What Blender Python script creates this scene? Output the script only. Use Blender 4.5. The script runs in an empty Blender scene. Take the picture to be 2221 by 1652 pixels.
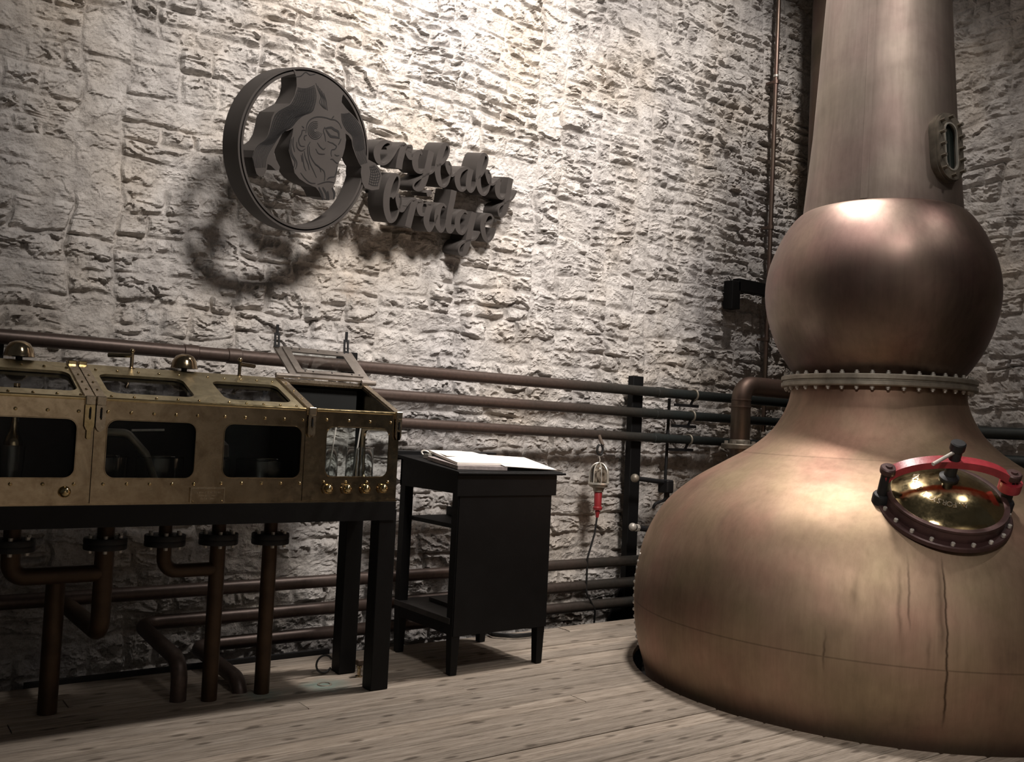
import bpy, bmesh, math, random
import numpy as np
from mathutils import Vector, Matrix
from mathutils.geometry import tessellate_polygon

sc = bpy.context.scene
COL = sc.collection
PI = math.pi
random.seed(7)

# ------------------------------------------------------------------ camera
cam_d = bpy.data.cameras.new('camera')
cam = bpy.data.objects.new('camera', cam_d)
COL.objects.link(cam)
cam_d.sensor_fit = 'HORIZONTAL'
cam_d.sensor_width = 36.0
cam_d.lens = 2038.4 / 2221.0 * 36.0
cam_d.clip_end = 60
def camera_frame(yaw, pitch, roll):
    F = Vector((math.cos(pitch)*math.cos(yaw), math.cos(pitch)*math.sin(yaw), math.sin(pitch)))
    R0 = Vector((math.sin(yaw), -math.cos(yaw), 0)); U0 = R0.cross(F)
    R = math.cos(roll)*R0 + math.sin(roll)*U0
    U = -math.sin(roll)*R0 + math.cos(roll)*U0
    return R, U, F
cR, cU, cF = camera_frame(math.radians(53.335), math.radians(2.68), math.radians(2.68))
cam.matrix_world = Matrix(((cR.x, cU.x, -cF.x, 0), (cR.y, cU.y, -cF.y, 0), (cR.z, cU.z, -cF.z, 1.5), (0, 0, 0, 1)))
sc.camera = cam

# ------------------------------------------------------------------ world, lights, exposure
sc.view_settings.view_transform = 'Standard'
sc.view_settings.look = 'None'
sc.view_settings.gamma = 1.0
sc.view_settings.use_curve_mapping = False
sc.view_settings.exposure = 0.0
w = bpy.data.worlds.new('dim_hall'); sc.world = w
w.use_nodes = True
w.node_tree.nodes['Background'].inputs[0].default_value = (1.0, 0.95, 0.90, 1)
w.node_tree.nodes['Background'].inputs[1].default_value = 0.025

def spot(name, loc, target, power, angle, blend=1.0, radius=0.12, col=(1.0, 0.925, 0.865)):
    d = bpy.data.lights.new(name, 'SPOT'); d.energy = power; d.spot_size = math.radians(angle)
    d.spot_blend = blend; d.shadow_soft_size = radius; d.color = col
    o = bpy.data.objects.new(name, d); COL.objects.link(o)
    o.location = loc
    o.rotation_euler = (Vector(target) - Vector(loc)).to_track_quat('-Z', 'Y').to_euler()
    return o
spot('key_spotlight', (2.6, -0.3, 7.2), (3.75, 6.0, 3.75), 4300, 57, 1.0, 0.75)
spot('wall_spotlight', (3.6, 3.9, 6.6), (3.8, 6.0, 4.5), 700, 68, 1.0, 0.10)
spot('floor_spotlight', (5.0, 4.3, 6.8), (3.6, 2.2, 0.0), 1500, 68, 0.55, 0.28)
spot('still_spotlight', (3.9, 2.8, 6.8), (4.9, 3.2, 1.0), 260, 60, 1.0, 0.3)
spot('corner_spotlight', (6.2, 4.1, 6.8), (7.0, 5.9, 2.6), 430, 100, 1.0, 0.12)
spot('side_spotlight', (6.4, 0.4, 6.6), (5.4, 3.0, 1.6), 120, 60, 1.0, 0.12)
spot('hall_spotlight', (-2.2, -1.0, 5.2), (4.45, 2.75, 0.85), 1250, 22, 1.0, 0.3)
spot('rear_fill_spot', (1.5, -3.5, 6.6), (0.5, -7.0, 1.6), 1300, 120, 1.0, 0.15)  # added spot: brightens the unseen rear wall for the brass to mirror

# ------------------------------------------------------------------ node helpers / materials
class NT:
    def __init__(s, name):
        s.m = bpy.data.materials.new(name); s.m.use_nodes = True
        s.t = s.m.node_tree; s.b = s.t.nodes['Principled BSDF']; s.out = s.t.nodes['Material Output']
    def n(s, typ, **kw):
        nd = s.t.nodes.new(typ)
        for k, v in kw.items():
            if k in nd.inputs and not hasattr(nd, k): nd.inputs[k].default_value = v
            elif hasattr(nd, k): setattr(nd, k, v)
        return nd
    def link(s, a, b): s.t.links.new(a, b)
    def coord(s, kind='Object', scale=(1, 1, 1)):
        if kind == 'Position':
            g = s.n('ShaderNodeNewGeometry'); src = g.outputs['Position']
        else:
            g = s.n('ShaderNodeTexCoord'); src = g.outputs[kind]
        mp = s.n('ShaderNodeMapping'); mp.inputs['Scale'].default_value = scale
        s.link(src, mp.inputs['Vector']); return mp.outputs[0]
    def noise(s, vec, scale, detail=4, rough=0.55, dist=0.0):
        nd = s.n('ShaderNodeTexNoise'); nd.inputs['Scale'].default_value = scale
        nd.inputs['Detail'].default_value = detail; nd.inputs['Roughness'].default_value = rough
        nd.inputs['Distortion'].default_value = dist
        s.link(vec, nd.inputs['Vector']); return nd.outputs['Fac']
    def ramp(s, fac, stops, interp='LINEAR'):
        r = s.n('ShaderNodeValToRGB'); r.color_ramp.interpolation = interp
        e = r.color_ramp.elements
        while len(e) > 1: e.remove(e[-1])
        e[0].position = stops[0][0]; e[0].color = col4(stops[0][1])
        for p, c in stops[1:]:
            x = e.new(p); x.color = col4(c)
        s.link(fac, r.inputs[0]); return r.outputs[0]
    def mix(s, fac, a, b, blend='MIX'):
        m = s.n('ShaderNodeMix'); m.data_type = 'RGBA'; m.blend_type = blend
        if hasattr(fac, 'name'): s.link(fac, m.inputs[0])
        else: m.inputs[0].default_value = fac
        for v, i in ((a, 6), (b, 7)):
            if isinstance(v, (tuple, list)): m.inputs[i].default_value = col4(v)
            else: s.link(v, m.inputs[i])
        return m.outputs[2]
    def math(s, op, a, b=0.0, clamp=False):
        m = s.n('ShaderNodeMath'); m.operation = op; m.use_clamp = clamp
        for v, i in ((a, 0), (b, 1)):
            if hasattr(v, 'name'): s.link(v, m.inputs[i])
            else: m.inputs[i].default_value = v
        return m.outputs[0]
    def bump(s, h, strength, dist=0.01):
        b = s.n('ShaderNodeBump'); b.inputs['Strength'].default_value = strength
        b.inputs['Distance'].default_value = dist
        s.link(h, b.inputs['Height']); s.link(b.outputs[0], s.b.inputs['Normal'])
    def base(s, c):
        if isinstance(c, (tuple, list)): s.b.inputs['Base Color'].default_value = col4(c)
        else: s.link(c, s.b.inputs['Base Color'])
    def rough(s, r):
        if hasattr(r, 'name'): s.link(r, s.b.inputs['Roughness'])
        else: s.b.inputs['Roughness'].default_value = r
    def metal(s, v): s.b.inputs['Metallic'].default_value = v
def col4(c):
    if isinstance(c, (int, float)): return (c, c, c, 1)
    return tuple(c) if len(c) == 4 else (c[0], c[1], c[2], 1)

M = {}
def simple(name, col, rough, metal=0.0, var=0.25, scale=9.0, bump=0.0, bscale=60.0, spec=0.5):
    t = NT(name); v = t.coord('Object')
    f = t.noise(v, scale, 5, 0.6)
    lo = tuple(c*(1-var) for c in col); hi = tuple(min(1, c*(1+var)) for c in col)
    t.base(t.ramp(f, [(0.3, lo), (0.7, hi)]))
    t.rough(rough); t.metal(metal); t.b.inputs['Specular IOR Level'].default_value = spec
    if bump: t.bump(t.noise(v, bscale, 4), bump, 0.004)
    M[name] = t.m; return t.m

# limewashed rubble
t = NT('limewashed_stone'); v = t.coord('Position')
f1 = t.noise(v, 1.1, 3, 0.5); f2 = t.noise(v, 7.0, 6, 0.65); f3 = t.noise(v, 42.0, 4, 0.7)
c = t.ramp(f2, [(0.25, (0.30, 0.280, 0.263)), (0.42, (0.44, 0.415, 0.392)), (0.55, (0.55, 0.522, 0.495)), (0.72, (0.66, 0.628, 0.597))])
tint = t.ramp(f1, [(0.3, (0.86, 0.87, 0.90)), (0.5, (1, 1, 1)), (0.68, (1.0, 0.95, 0.88))])
c = t.mix(1.0, c, tint, 'MULTIPLY')
grit = t.ramp(f3, [(0.30, (0.55, 0.53, 0.51)), (0.48, (1, 1, 1))])
c = t.mix(0.8, c, grit, 'MULTIPLY')
och = t.ramp(t.noise(v, 2.3, 4, 0.6), [(0.66, (0, 0, 0)), (0.74, (1, 1, 1))])
c = t.mix(t.math('MULTIPLY', och, 0.35), c, (0.42, 0.33, 0.25))
t.base(c); t.rough(0.95); t.b.inputs['Specular IOR Level'].default_value = 0.15
h = t.math('ADD', t.noise(v, 60.0, 6, 0.7), t.math('MULTIPLY', t.noise(v, 22.0, 4, 0.6), 1.2))
t.bump(h, 0.85, 0.014)
M['stone'] = t.m

# weathered boards
t = NT('weathered_board'); v = t.coord('Object', (1.2, 22, 22))
oi = t.n('ShaderNodeObjectInfo')
addv = t.n('ShaderNodeVectorMath'); addv.operation = 'ADD'
comb = t.n('ShaderNodeCombineXYZ')
t.link(t.math('MULTIPLY', oi.outputs['Random'], 90.0), comb.inputs[0]); t.link(t.math('MULTIPLY', oi.outputs['Random'], 37.0), comb.inputs[1])
t.link(v, addv.inputs[0]); t.link(comb.outputs[0], addv.inputs[1]); vv = addv.outputs[0]
g1 = t.noise(vv, 1.6, 6, 0.65, 0.6); g2 = t.noise(vv, 6.0, 4, 0.7, 0.3)
c = t.ramp(g1, [(0.24, (0.10, 0.08, 0.063)), (0.38, (0.25, 0.212, 0.172)), (0.55, (0.345, 0.298, 0.248)), (0.68, (0.42, 0.37, 0.315)), (0.80, (0.58, 0.52, 0.45))])
c = t.mix(0.6, c, t.ramp(g2, [(0.36, (0.36, 0.33, 0.30)), (0.50, (1, 1, 1))]), 'MULTIPLY')
v2 = t.coord('Object', (2.4, 7.0, 7.0)); av2 = t.n('ShaderNodeVectorMath'); av2.operation = 'ADD'
t.link(v2, av2.inputs[0]); t.link(comb.outputs[0], av2.inputs[1])
vor = t.n('ShaderNodeTexVoronoi'); vor.voronoi_dimensions = '2D'; vor.inputs['Scale'].default_value = 1.0; t.link(av2.outputs[0], vor.inputs['Vector'])
knot = t.ramp(t.math('ADD', vor.outputs['Distance'], t.math('MULTIPLY', t.math('SUBTRACT', g2, 0.5), 0.12)), [(0.05, (1, 1, 1)), (0.125, (0, 0, 0))])
c = t.mix(t.math('MULTIPLY', knot, 0.8), c, (0.085, 0.066, 0.05))
c = t.mix(1.0, c, t.ramp(oi.outputs['Random'], [(0, (0.82, 0.81, 0.80)), (1, (1.1, 1.07, 1.04))]), 'MULTIPLY')
# verdigris drip stains on the boards by the drain hole
pos = t.coord('Position')
def spotmask(cx, cy, r0, r1, sy=1.0):
    sub = t.n('ShaderNodeVectorMath'); sub.operation = 'SUBTRACT'; t.link(pos, sub.inputs[0]); sub.inputs[1].default_value = (cx, cy, 0)
    sca = t.n('ShaderNodeVectorMath'); sca.operation = 'MULTIPLY'; t.link(sub.outputs[0], sca.inputs[0]); sca.inputs[1].default_value = (1, sy, 0)
    ln = t.n('ShaderNodeVectorMath'); ln.operation = 'LENGTH'; t.link(sca.outputs[0], ln.inputs[0])
    nz = t.math('ADD', ln.outputs['Value'], t.math('MULTIPLY', t.math('SUBTRACT', t.noise(pos, 14, 3), 0.5), r1*0.9))
    return t.ramp(nz, [(r0, (1, 1, 1)), (r1, (0, 0, 0))])
for (cx, cy, r0, r1, k) in ((2.41, 4.86, 0.03, 0.16, 0.75), (2.03, 4.84, 0.01, 0.14, 0.6), (2.2, 4.8, 0.0, 0.25, 0.10)):
    c = t.mix(t.math('MULTIPLY', spotmask(cx, cy, r0, r1), k), c, (0.16, 0.24, 0.21))
t.base(c); t.rough(0.75); t.b.inputs['Specular IOR Level'].default_value = 0.25
t.bump(t.math('SUBTRACT', t.math('ADD', g1, t.math('MULTIPLY', g2, 0.5)), t.math('MULTIPLY', knot, 0.25)), 0.55, 0.006)
M['board'] = t.m

# copper of the still: brushed, patinated
def copper(name, dark, mid, light, rlo, rhi, streak=0.5, drips=False):
    t = NT(name); v = t.coord('Object')
    f1 = t.noise(v, 1.5, 5, 0.6, 0.4); f2 = t.noise(t.coord('Object', (9, 9, 0.7)), 3.0, 6, 0.7)
    f3 = t.noise(v, 120, 2, 0.6)
    c = t.ramp(f1, [(0.28, dark), (0.5, mid), (0.72, light)])
    hue = t.ramp(t.noise(v, 2.3, 3, 0.5), [(0.3, (0.92, 1.03, 0.92)), (0.5, (1, 1, 1)), (0.66, (1.06, 0.90, 0.96))])
    c = t.mix(0.35 if name == 'neck_copper' else 0.7, c, hue, 'MULTIPLY')
    c = t.mix(streak, c, t.ramp(f2, [(0.3, (0.62, 0.60, 0.58)), (0.6, (1.05, 1.05, 1.05))]), 'MULTIPLY')
    if drips:
        sx = t.n('ShaderNodeSeparateXYZ'); tc = t.n('ShaderNodeTexCoord'); t.link(tc.outputs['Object'], sx.inputs[0])
        wob = t.math('MULTIPLY', t.math('SUBTRACT', t.noise(t.coord('Object', (1, 1, 5)), 2.2, 3), 0.5), 0.018)
        ang = t.math('ADD', t.math('ARCTAN2', sx.outputs[1], sx.outputs[0]), wob)
        tot = None
        for a, w_, z0, z1, k in ((-2.345, 0.006, 0.1, 0.95, 0.95), (-2.36, 0.018, 0.45, 0.95, 0.5), (-2.46, 0.006, 0.55, 0.95, 0.6), (-2.49, 0.010, 0.5, 0.9, 0.4), (-2.72, 0.006, 0.3, 0.55, 0.6), (-2.63, 0.02, 0.6, 0.85, 0.35), (-2.40, 0.01, 0.4, 0.6, 0.4)):
            d = t.math('ABSOLUTE', t.math('SUBTRACT', ang, a))
            m_ = t.math('SUBTRACT', 1.0, t.math('DIVIDE', d, w_), True)
            zz = t.math('MULTIPLY', t.math('MULTIPLY', t.math('SUBTRACT', sx.outputs[2], z0), 9.0, True), t.math('MULTIPLY', t.math('SUBTRACT', z1, sx.outputs[2]), 9.0, True), True)
            m_ = t.math('MULTIPLY', t.math('MULTIPLY', m_, zz), k)
            tot = m_ if tot is None else t.math('MAXIMUM', tot, m_)
        for z, wd, k in ((0.40, 0.006, 0.45), (1.395, 0.005, 0.3)):
            d = t.math('ABSOLUTE', t.math('SUBTRACT', sx.outputs[2], z))
            m_ = t.math('MULTIPLY', t.math('SUBTRACT', 1.0, t.math('DIVIDE', d, wd), True), k)
            tot = t.math('MAXIMUM', tot, m_)
        c = t.mix(tot, c, (0.05, 0.03, 0.02))
    t.base(c); t.metal(1.0)
    t.rough(t.ramp(f1, [(0.3, (rhi,)*3), (0.7, (rlo,)*3)]))
    t.bump(t.math('ADD', f3, f2), 0.04, 0.003)
    M[name] = t.m
copper('pot_copper', (0.215, 0.147, 0.106), (0.355, 0.248, 0.176), (0.47, 0.335, 0.24), 0.54, 0.64, 0.35, True)
copper('neck_copper', (0.165, 0.132, 0.113), (0.23, 0.187, 0.162), (0.295, 0.243, 0.21), 0.56, 0.66, 0.4)
copper('ball_copper', (0.15, 0.108, 0.090), (0.235, 0.17, 0.142), (0.34, 0.25, 0.205), 0.38, 0.50, 0.35)
copper('pipe_copper', (0.15, 0.11, 0.09), (0.22, 0.165, 0.135), (0.29, 0.22, 0.185), 0.40, 0.55, 0.3)
copper('dark_copper', (0.10, 0.075, 0.06), (0.16, 0.12, 0.095), (0.2, 0.15, 0.12), 0.45, 0.6, 0.3)

# brass of the spirit safe
def brass(name, dark, mid, light, r0, r1):
    t = NT(name); v = t.coord('Object')
    f = t.noise(v, 6, 6, 0.65, 0.8); g = t.noise(v, 23, 5, 0.7)
    c = t.ramp(f, [(0.28, dark), (0.5, mid), (0.75, light)])
    c = t.mix(0.5, c, t.ramp(g, [(0.32, (0.6, 0.55, 0.5)), (0.55, (1, 1, 1))]), 'MULTIPLY')
    t.base(c); t.metal(1.0); t.rough(t.ramp(g, [(0.3, (r1,)*3), (0.65, (r0,)*3)]))
    t.bump(g, 0.05, 0.002)
    M[name] = t.m
brass('brass', (0.30, 0.23, 0.145), (0.52, 0.415, 0.275), (0.68, 0.565, 0.385), 0.09, 0.26)
brass('lit_roof_brass', (0.52, 0.46, 0.29), (0.70, 0.62, 0.41), (0.82, 0.74, 0.52), 0.30, 0.48)  # lighter copy of the brass: the lit wall's reflection put into the colour
brass('bright_brass', (0.42, 0.33, 0.17), (0.6, 0.48, 0.26), (0.75, 0.62, 0.36), 0.10, 0.22)
brass('pale_brass', (0.40, 0.34, 0.24), (0.55, 0.47, 0.35), (0.68, 0.58, 0.45), 0.22, 0.36)

# pipes: copper brown near the safe, painted green-black further right
t = NT('painted_pipe'); v = t.coord('Position'); sx = t.n('ShaderNodeSeparateXYZ'); t.link(v, sx.inputs[0])
f = t.noise(v, 3.0, 5, 0.6); g = t.noise(v, 40, 4, 0.6)
u = t.math('ADD', t.math('DIVIDE', t.math('SUBTRACT', sx.outputs[0], 4.2), 1.8), t.math('MULTIPLY', t.math('SUBTRACT', f, 0.5), 0.9))
c = t.ramp(u, [(0.0, (0.085, 0.060, 0.050)), (0.6, (0.052, 0.045, 0.038)), (1.0, (0.030, 0.036, 0.035))])
c = t.mix(0.5, c, t.ramp(g, [(0.3, (0.6, 0.6, 0.6)), (0.6, (1.15, 1.15, 1.15))]), 'MULTIPLY')
t.base(c); t.rough(0.42); t.metal(0.45)
M['pipe'] = t.m
simple('black_paint', (0.0042, 0.0042, 0.0045), 0.55, 0, 0.3, 6, 0.15, 50, 0.25)
simple('black_iron', (0.012, 0.012, 0.013), 0.55, 0.2, 0.3, 10, 0.2, 60, 0.4)
simple('flange_metal', (0.30, 0.27, 0.22), 0.5, 0.6, 0.3, 12, 0.2, 80)
simple('bolt_steel', (0.5, 0.47, 0.42), 0.4, 0.3, 0.25, 20)
simple('sight_bronze', (0.21, 0.185, 0.15), 0.5, 0.7, 0.3, 14, 0.2, 60)
simple('sign_metal', (0.056, 0.049, 0.045), 0.6, 0.15, 0.12, 5)
simple('sign_line', (0.006, 0.005, 0.005), 0.8, 0, 0.1, 5)
simple('red_paint', (0.26, 0.022, 0.03), 0.38, 0, 0.3, 14, 0.2, 60)
simple('maroon_iron', (0.06, 0.030, 0.028), 0.45, 0.35, 0.35, 9, 0.25, 40)
simple('paper', (0.92, 0.87, 0.81), 0.9, 0, 0.05, 5, 0.1, 30)
simple('paper_edge', (0.30, 0.26, 0.25), 0.9, 0, 0.3, 30)
simple('worn_wood', (0.035, 0.032, 0.03), 0.5, 0, 0.4, 10, 0.2, 40)
simple('lamp_wire', (0.72, 0.69, 0.62), 0.35, 0.7, 0.1, 10)
simple('red_plastic', (0.30, 0.025, 0.03), 0.4, 0, 0.15, 10)
simple('cable', (0.01, 0.01, 0.01), 0.5, 0, 0.2, 10)
simple('frame_metal', (0.30, 0.265, 0.235), 0.42, 0.8, 0.25, 14, 0.1, 60)
simple('trench', (0.03, 0.028, 0.026), 0.9, 0, 0.3, 6, 0.4, 20)
simple('tail_copper', (0.06, 0.036, 0.02), 0.5, 0.6, 0.3, 8)
simple('cork', (0.10, 0.07, 0.05), 0.7, 0, 0.3, 20)
simple('dark_panel', (0.010, 0.011, 0.0105), 0.8, 0, 0.3, 5)
def glass(name, col, rough=0.02, ior=1.45):
    t = NT(name); v = t.coord('Object')
    t.base(col); t.rough(rough); t.b.inputs['Transmission Weight'].default_value = 1.0
    t.b.inputs['IOR'].default_value = ior
    M[name] = t.m
glass('pane_glass', (0.80, 0.83, 0.82), 0.0, 1.18)
glass('dirty_glass', (0.36, 0.37, 0.385), 0.0, 1.18)
glass('clear_glass', (0.92, 0.95, 0.95), 0.02)
glass('lamp_glass', (0.62, 0.56, 0.47), 0.08)
simple('sight_glass', (0.018, 0.024, 0.022), 0.08, 0, 0.2, 4)

# ------------------------------------------------------------------ mesh helpers
ORG = {}
def link(name, verts, faces, mat, parent=None, smooth=True, auto=35):
    me = bpy.data.meshes.new(name)
    og = ORG.get(parent.name, Vector((0, 0, 0))) if parent else Vector((0, 0, 0))
    me.from_pydata([(x[0]-og[0], x[1]-og[1], x[2]-og[2]) for x in verts], [], faces)
    bm = bmesh.new(); bm.from_mesh(me)
    bmesh.ops.recalc_face_normals(bm, faces=bm.faces)
    if smooth:
        a = math.radians(auto)
        for f in bm.faces: f.smooth = True
        for e in bm.edges:
            if len(e.link_faces) == 2 and e.calc_face_angle(0) > a: e.smooth = False
    bm.to_mesh(me); bm.free()
    me.materials.append(M[mat] if isinstance(mat, str) else mat)
    o = bpy.data.objects.new(name, me); COL.objects.link(o)
    if parent: o.parent = parent
    ORG[o.name] = og
    return o
def thing(name, label, cat, loc, group=None):
    o = bpy.data.objects.new(name, None); COL.objects.link(o)
    o.empty_display_size = 0.1
    o.location = loc; ORG[o.name] = Vector(loc)
    tag(o, label, cat, group); return o
def tag(o, label, cat, group=None):
    o['label'] = label; o['category'] = cat
    if group: o['group'] = group
    return o
def struct(o):
    o['kind'] = 'structure'; return o

class MB:
    def __init__(s): s.v = []; s.f = []
    def add(s, v, f):
        k = len(s.v); s.v += [tuple(x) for x in v]; s.f += [tuple(i+k for i in q) for q in f]; return s
    def box(s, x0, x1, y0, y1, z0, z1, bev=0.0):
        if bev <= 0:
            return s.add([(x0,y0,z0),(x1,y0,z0),(x1,y1,z0),(x0,y1,z0),(x0,y0,z1),(x1,y0,z1),(x1,y1,z1),(x0,y1,z1)],
                         [(0,3,2,1),(4,5,6,7),(0,1,5,4),(1,2,6,5),(2,3,7,6),(3,0,4,7)])
        bm = bmesh.new(); bmesh.ops.create_cube(bm, size=1)
        for q in bm.verts: q.co = Vector(((x0+x1)/2+q.co.x*(x1-x0), (y0+y1)/2+q.co.y*(y1-y0), (z0+z1)/2+q.co.z*(z1-z0)))
        bmesh.ops.bevel(bm, geom=bm.edges[:], offset=bev, segments=1, affect='EDGES')
        bm.verts.ensure_lookup_table()
        vs = [q.co[:] for q in bm.verts]; fs = [[q.index for q in f.verts] for f in bm.faces]; bm.free()
        return s.add(vs, fs)
    def prism(s, poly, axis, a0, a1):
        # poly in the two other axes, extruded along axis
        n = len(poly)
        def P(p, a):
            if axis == 0: return (a, p[0], p[1])
            if axis == 1: return (p[0], a, p[1])
            return (p[0], p[1], a)
        vs = [P(p, a0) for p in poly] + [P(p, a1) for p in poly]
        fs = [tuple(range(n)), tuple(range(2*n-1, n-1, -1))] + [(i, (i+1) % n, n+(i+1) % n, n+i) for i in range(n)]
        return s.add(vs, fs)
    def tube(s, path, r, seg=14, cap=True, closed=False):
        P = [Vector(p) for p in path]; n = len(P)
        R = r if isinstance(r, (list, tuple)) else [r]*n
        up = None; vs = []; fs = []
        for i in range(n):
            if closed: d = P[(i+1) % n] - P[i-1]
            else: d = (P[min(i+1, n-1)] - P[max(i-1, 0)])
            d.normalize()
            if up is None:
                up = Vector((0, 0, 1)) if abs(d.z) < 0.9 else Vector((1, 0, 0))
            a = up - d*up.dot(d)
            if a.length < 1e-6: a = Vector((1, 0, 0)) - d*d.x
            a.normalize(); b = d.cross(a); up = a
            for k in range(seg):
                t = 2*PI*k/seg
                vs.append(P[i] + (a*math.cos(t) + b*math.sin(t))*R[i])
        m = n if closed else n-1
        for i in range(m):
            j = (i+1) % n
            for k in range(seg):
                q = (k+1) % seg
                fs.append((i*seg+k, i*seg+q, j*seg+q, j*seg+k))
        if cap and not closed:
            fs.append(tuple(range(seg-1, -1, -1))); fs.append(tuple((n-1)*seg+k for k in range(seg)))
        return s.add(vs, fs)
    def lathe(s, prof, origin=(0,0,0), axis=(0,0,1), seg=48, ref=None):
        # prof: (radius, height) pairs
        ax = Vector(axis).normalized()
        a = Vector(ref) if ref else (Vector((1,0,0)) if abs(ax.x) < 0.9 else Vector((0,1,0)))
        a = (a - ax*a.dot(ax)).normalized(); b = ax.cross(a); o = Vector(origin)
        vs = []; fs = []; rows = []
        for r, h in prof:
            if r < 1e-6:
                rows.append([len(vs)]); vs.append(o + ax*h)
            else:
                rows.append(list(range(len(vs), len(vs)+seg)))
                for k in range(seg):
                    t = 2*PI*k/seg; vs.append(o + ax*h + (a*math.cos(t)+b*math.sin(t))*r)
        for A_, B_ in zip(rows[:-1], rows[1:]):
            for k in range(seg):
                q = (k+1) % seg
                if len(A_) == 1 and len(B_) == 1: continue
                if len(A_) == 1: fs.append((A_[0], B_[q], B_[k]))
                elif len(B_) == 1: fs.append((A_[k], A_[q], B_[0]))
                else: fs.append((A_[k], A_[q], B_[q], B_[k]))
        return s.add(vs, fs)
    def cyl(s, p0, p1, r, seg=16, r1=None): 
        p0 = Vector(p0); d = Vector(p1)-p0
        return s.lathe([(0,0),(r,0),(r if r1 is None else r1, d.length),(0,d.length)], p0, d, seg)
    def ball(s, c, r, seg=14, rings=8, sz=1.0):
        return s.lathe([(r*math.sin(PI*i/rings) if 0 < i < rings else 0, -r*sz*math.cos(PI*i/rings)) for i in range(rings+1)], c, (0,0,1), seg)
    def frame_plate(s, O, ex, ey, w, h, hole, rad, thick, n=6):
        """flat plate w x h at O (local axes ex, ey) with a rounded-rectangle opening; thickness goes along -(ex x ey)... given by thick vector"""
        O = Vector(O); ex = Vector(ex); ey = Vector(ey); th = Vector(thick)
        hx0, hx1, hy0, hy1 = hole
        inner = []; outer = []
        cs = [((hx1-rad, hy1-rad), 0, (w, h)), ((hx0+rad, hy1-rad), 90, (0, h)), ((hx0+rad, hy0+rad), 180, (0, 0)), ((hx1-rad, hy0+rad), 270, (w, 0))]
        for (c0, a0, cor) in cs:
            for k in range(n+1):
                a = math.radians(a0 + 90*k/n)
                inner.append((c0[0]+rad*math.cos(a), c0[1]+rad*math.sin(a)))
                u = k/n
                ix, iy = inner[-1]
                s0 = (cor[0], iy) if a0 in (0, 180) else (ix, cor[1])
                if abs(u-0.5) < 1e-6: outer.append(cor)
                elif u < 0.5:
                    st = (cor[0], c0[1]) if a0 in (0, 180) else (c0[0], cor[1])
                    q = u/0.5; outer.append((st[0]+(cor[0]-st[0])*q, st[1]+(cor[1]-st[1])*q))
                else:
                    en = (c0[0], cor[1]) if a0 in (0, 180) else (cor[0], c0[1])
                    q = (u-0.5)/0.5; outer.append((cor[0]+(en[0]-cor[0])*q, cor[1]+(en[1]-cor[1])*q))
        N = len(inner)
        P = lambda p, k: O + ex*p[0] + ey*p[1] + th*k
        vs = [P(p, 0) for p in inner] + [P(p, 0) for p in outer] + [P(p, 1) for p in inner] + [P(p, 1) for p in outer]
        fs = []
        for i in range(N):
            j = (i+1) % N
            fs += [(i, j, N+j, N+i), (2*N+i, 3*N+i, 3*N+j, 2*N+j), (i, 2*N+i, 2*N+j, j), (N+i, N+j, 3*N+j, 3*N+i)]
        return s.add(vs, fs)
    def build(s, name, mat, parent=None, smooth=True, auto=35):
        return link(name, s.v, s.f, mat, parent, smooth, auto)
def copy_part(o, parent, loc=None, rot=None):
    c = o.copy(); COL.objects.link(c); c.parent = parent
    ORG[c.name] = ORG[o.name]
    if loc is not None: c.location = loc
    if rot is not None: c.rotation_euler = rot
    return c
def at_part(name, mb, mat, parent, world, rot=None):
    """part modelled about the origin, then placed at a world point (its own location, so copies can share the mesh)"""
    k = ORG.get(parent.name, Vector((0,0,0)))
    me_o = link(name, mb.v, mb.f, mat, None)
    me_o.parent = parent; me_o.location = Vector(world) - k
    if rot is not None: me_o.rotation_euler = rot
    return me_o
def arc(c, r, a0, a1, n, e1, e2):
    c = Vector(c); e1 = Vector(e1); e2 = Vector(e2)
    return [c + e1*r*math.cos(a0+(a1-a0)*i/n) + e2*r*math.sin(a0+(a1-a0)*i/n) for i in range(n+1)]
def bend(pts, r, n=7):
    """polyline with rounded corners"""
    P = [Vector(p) for p in pts]; out = [P[0]]
    for i in range(1, len(P)-1):
        a = (P[i-1]-P[i]); b = (P[i+1]-P[i]); la, lb = a.length, b.length; a.normalize(); b.normalize()
        th = a.angle(b)
        if th > PI-0.02: out.append(P[i]); continue
        tdist = min(r/math.tan(th/2), la*0.48, lb*0.48); rr = tdist*math.tan(th/2)
        p0 = P[i]+a*tdist; p1 = P[i]+b*tdist
        cen = P[i] + (a+b).normalized()*(rr/math.sin(th/2))
        v0 = p0-cen; v1 = p1-cen; ang = v0.angle(v1)
        for k in range(n+1):
            u = k/n
            out.append(cen + (v0*math.sin((1-u)*ang) + v1*math.sin(u*ang))/math.sin(ang))
    out.append(P[-1]); return out
# ------------------------------------------------------------------ noise (numpy)
_rng = np.random.RandomState(11)
_perm = _rng.permutation(512); _perm = np.concatenate([_perm, _perm])
_grad = np.stack([np.cos(np.linspace(0, 2*np.pi, 64, endpoint=False)), np.sin(np.linspace(0, 2*np.pi, 64, endpoint=False))], 1)
def perlin(x, y):
    xi = np.floor(x).astype(int); yi = np.floor(y).astype(int); xf = x-xi; yf = y-yi
    def g(ix, iy, dx, dy):
        h = _perm[(_perm[ix & 511] + iy) & 511] & 63
        return _grad[h, 0]*dx + _grad[h, 1]*dy
    u = xf**3*(xf*(xf*6-15)+10); v = yf**3*(yf*(yf*6-15)+10)
    a = g(xi, yi, xf, yf); b = g(xi+1, yi, xf-1, yf); c = g(xi, yi+1, xf, yf-1); d = g(xi+1, yi+1, xf-1, yf-1)
    return (a*(1-u)+b*u)*(1-v) + (c*(1-u)+d*u)*v
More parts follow.
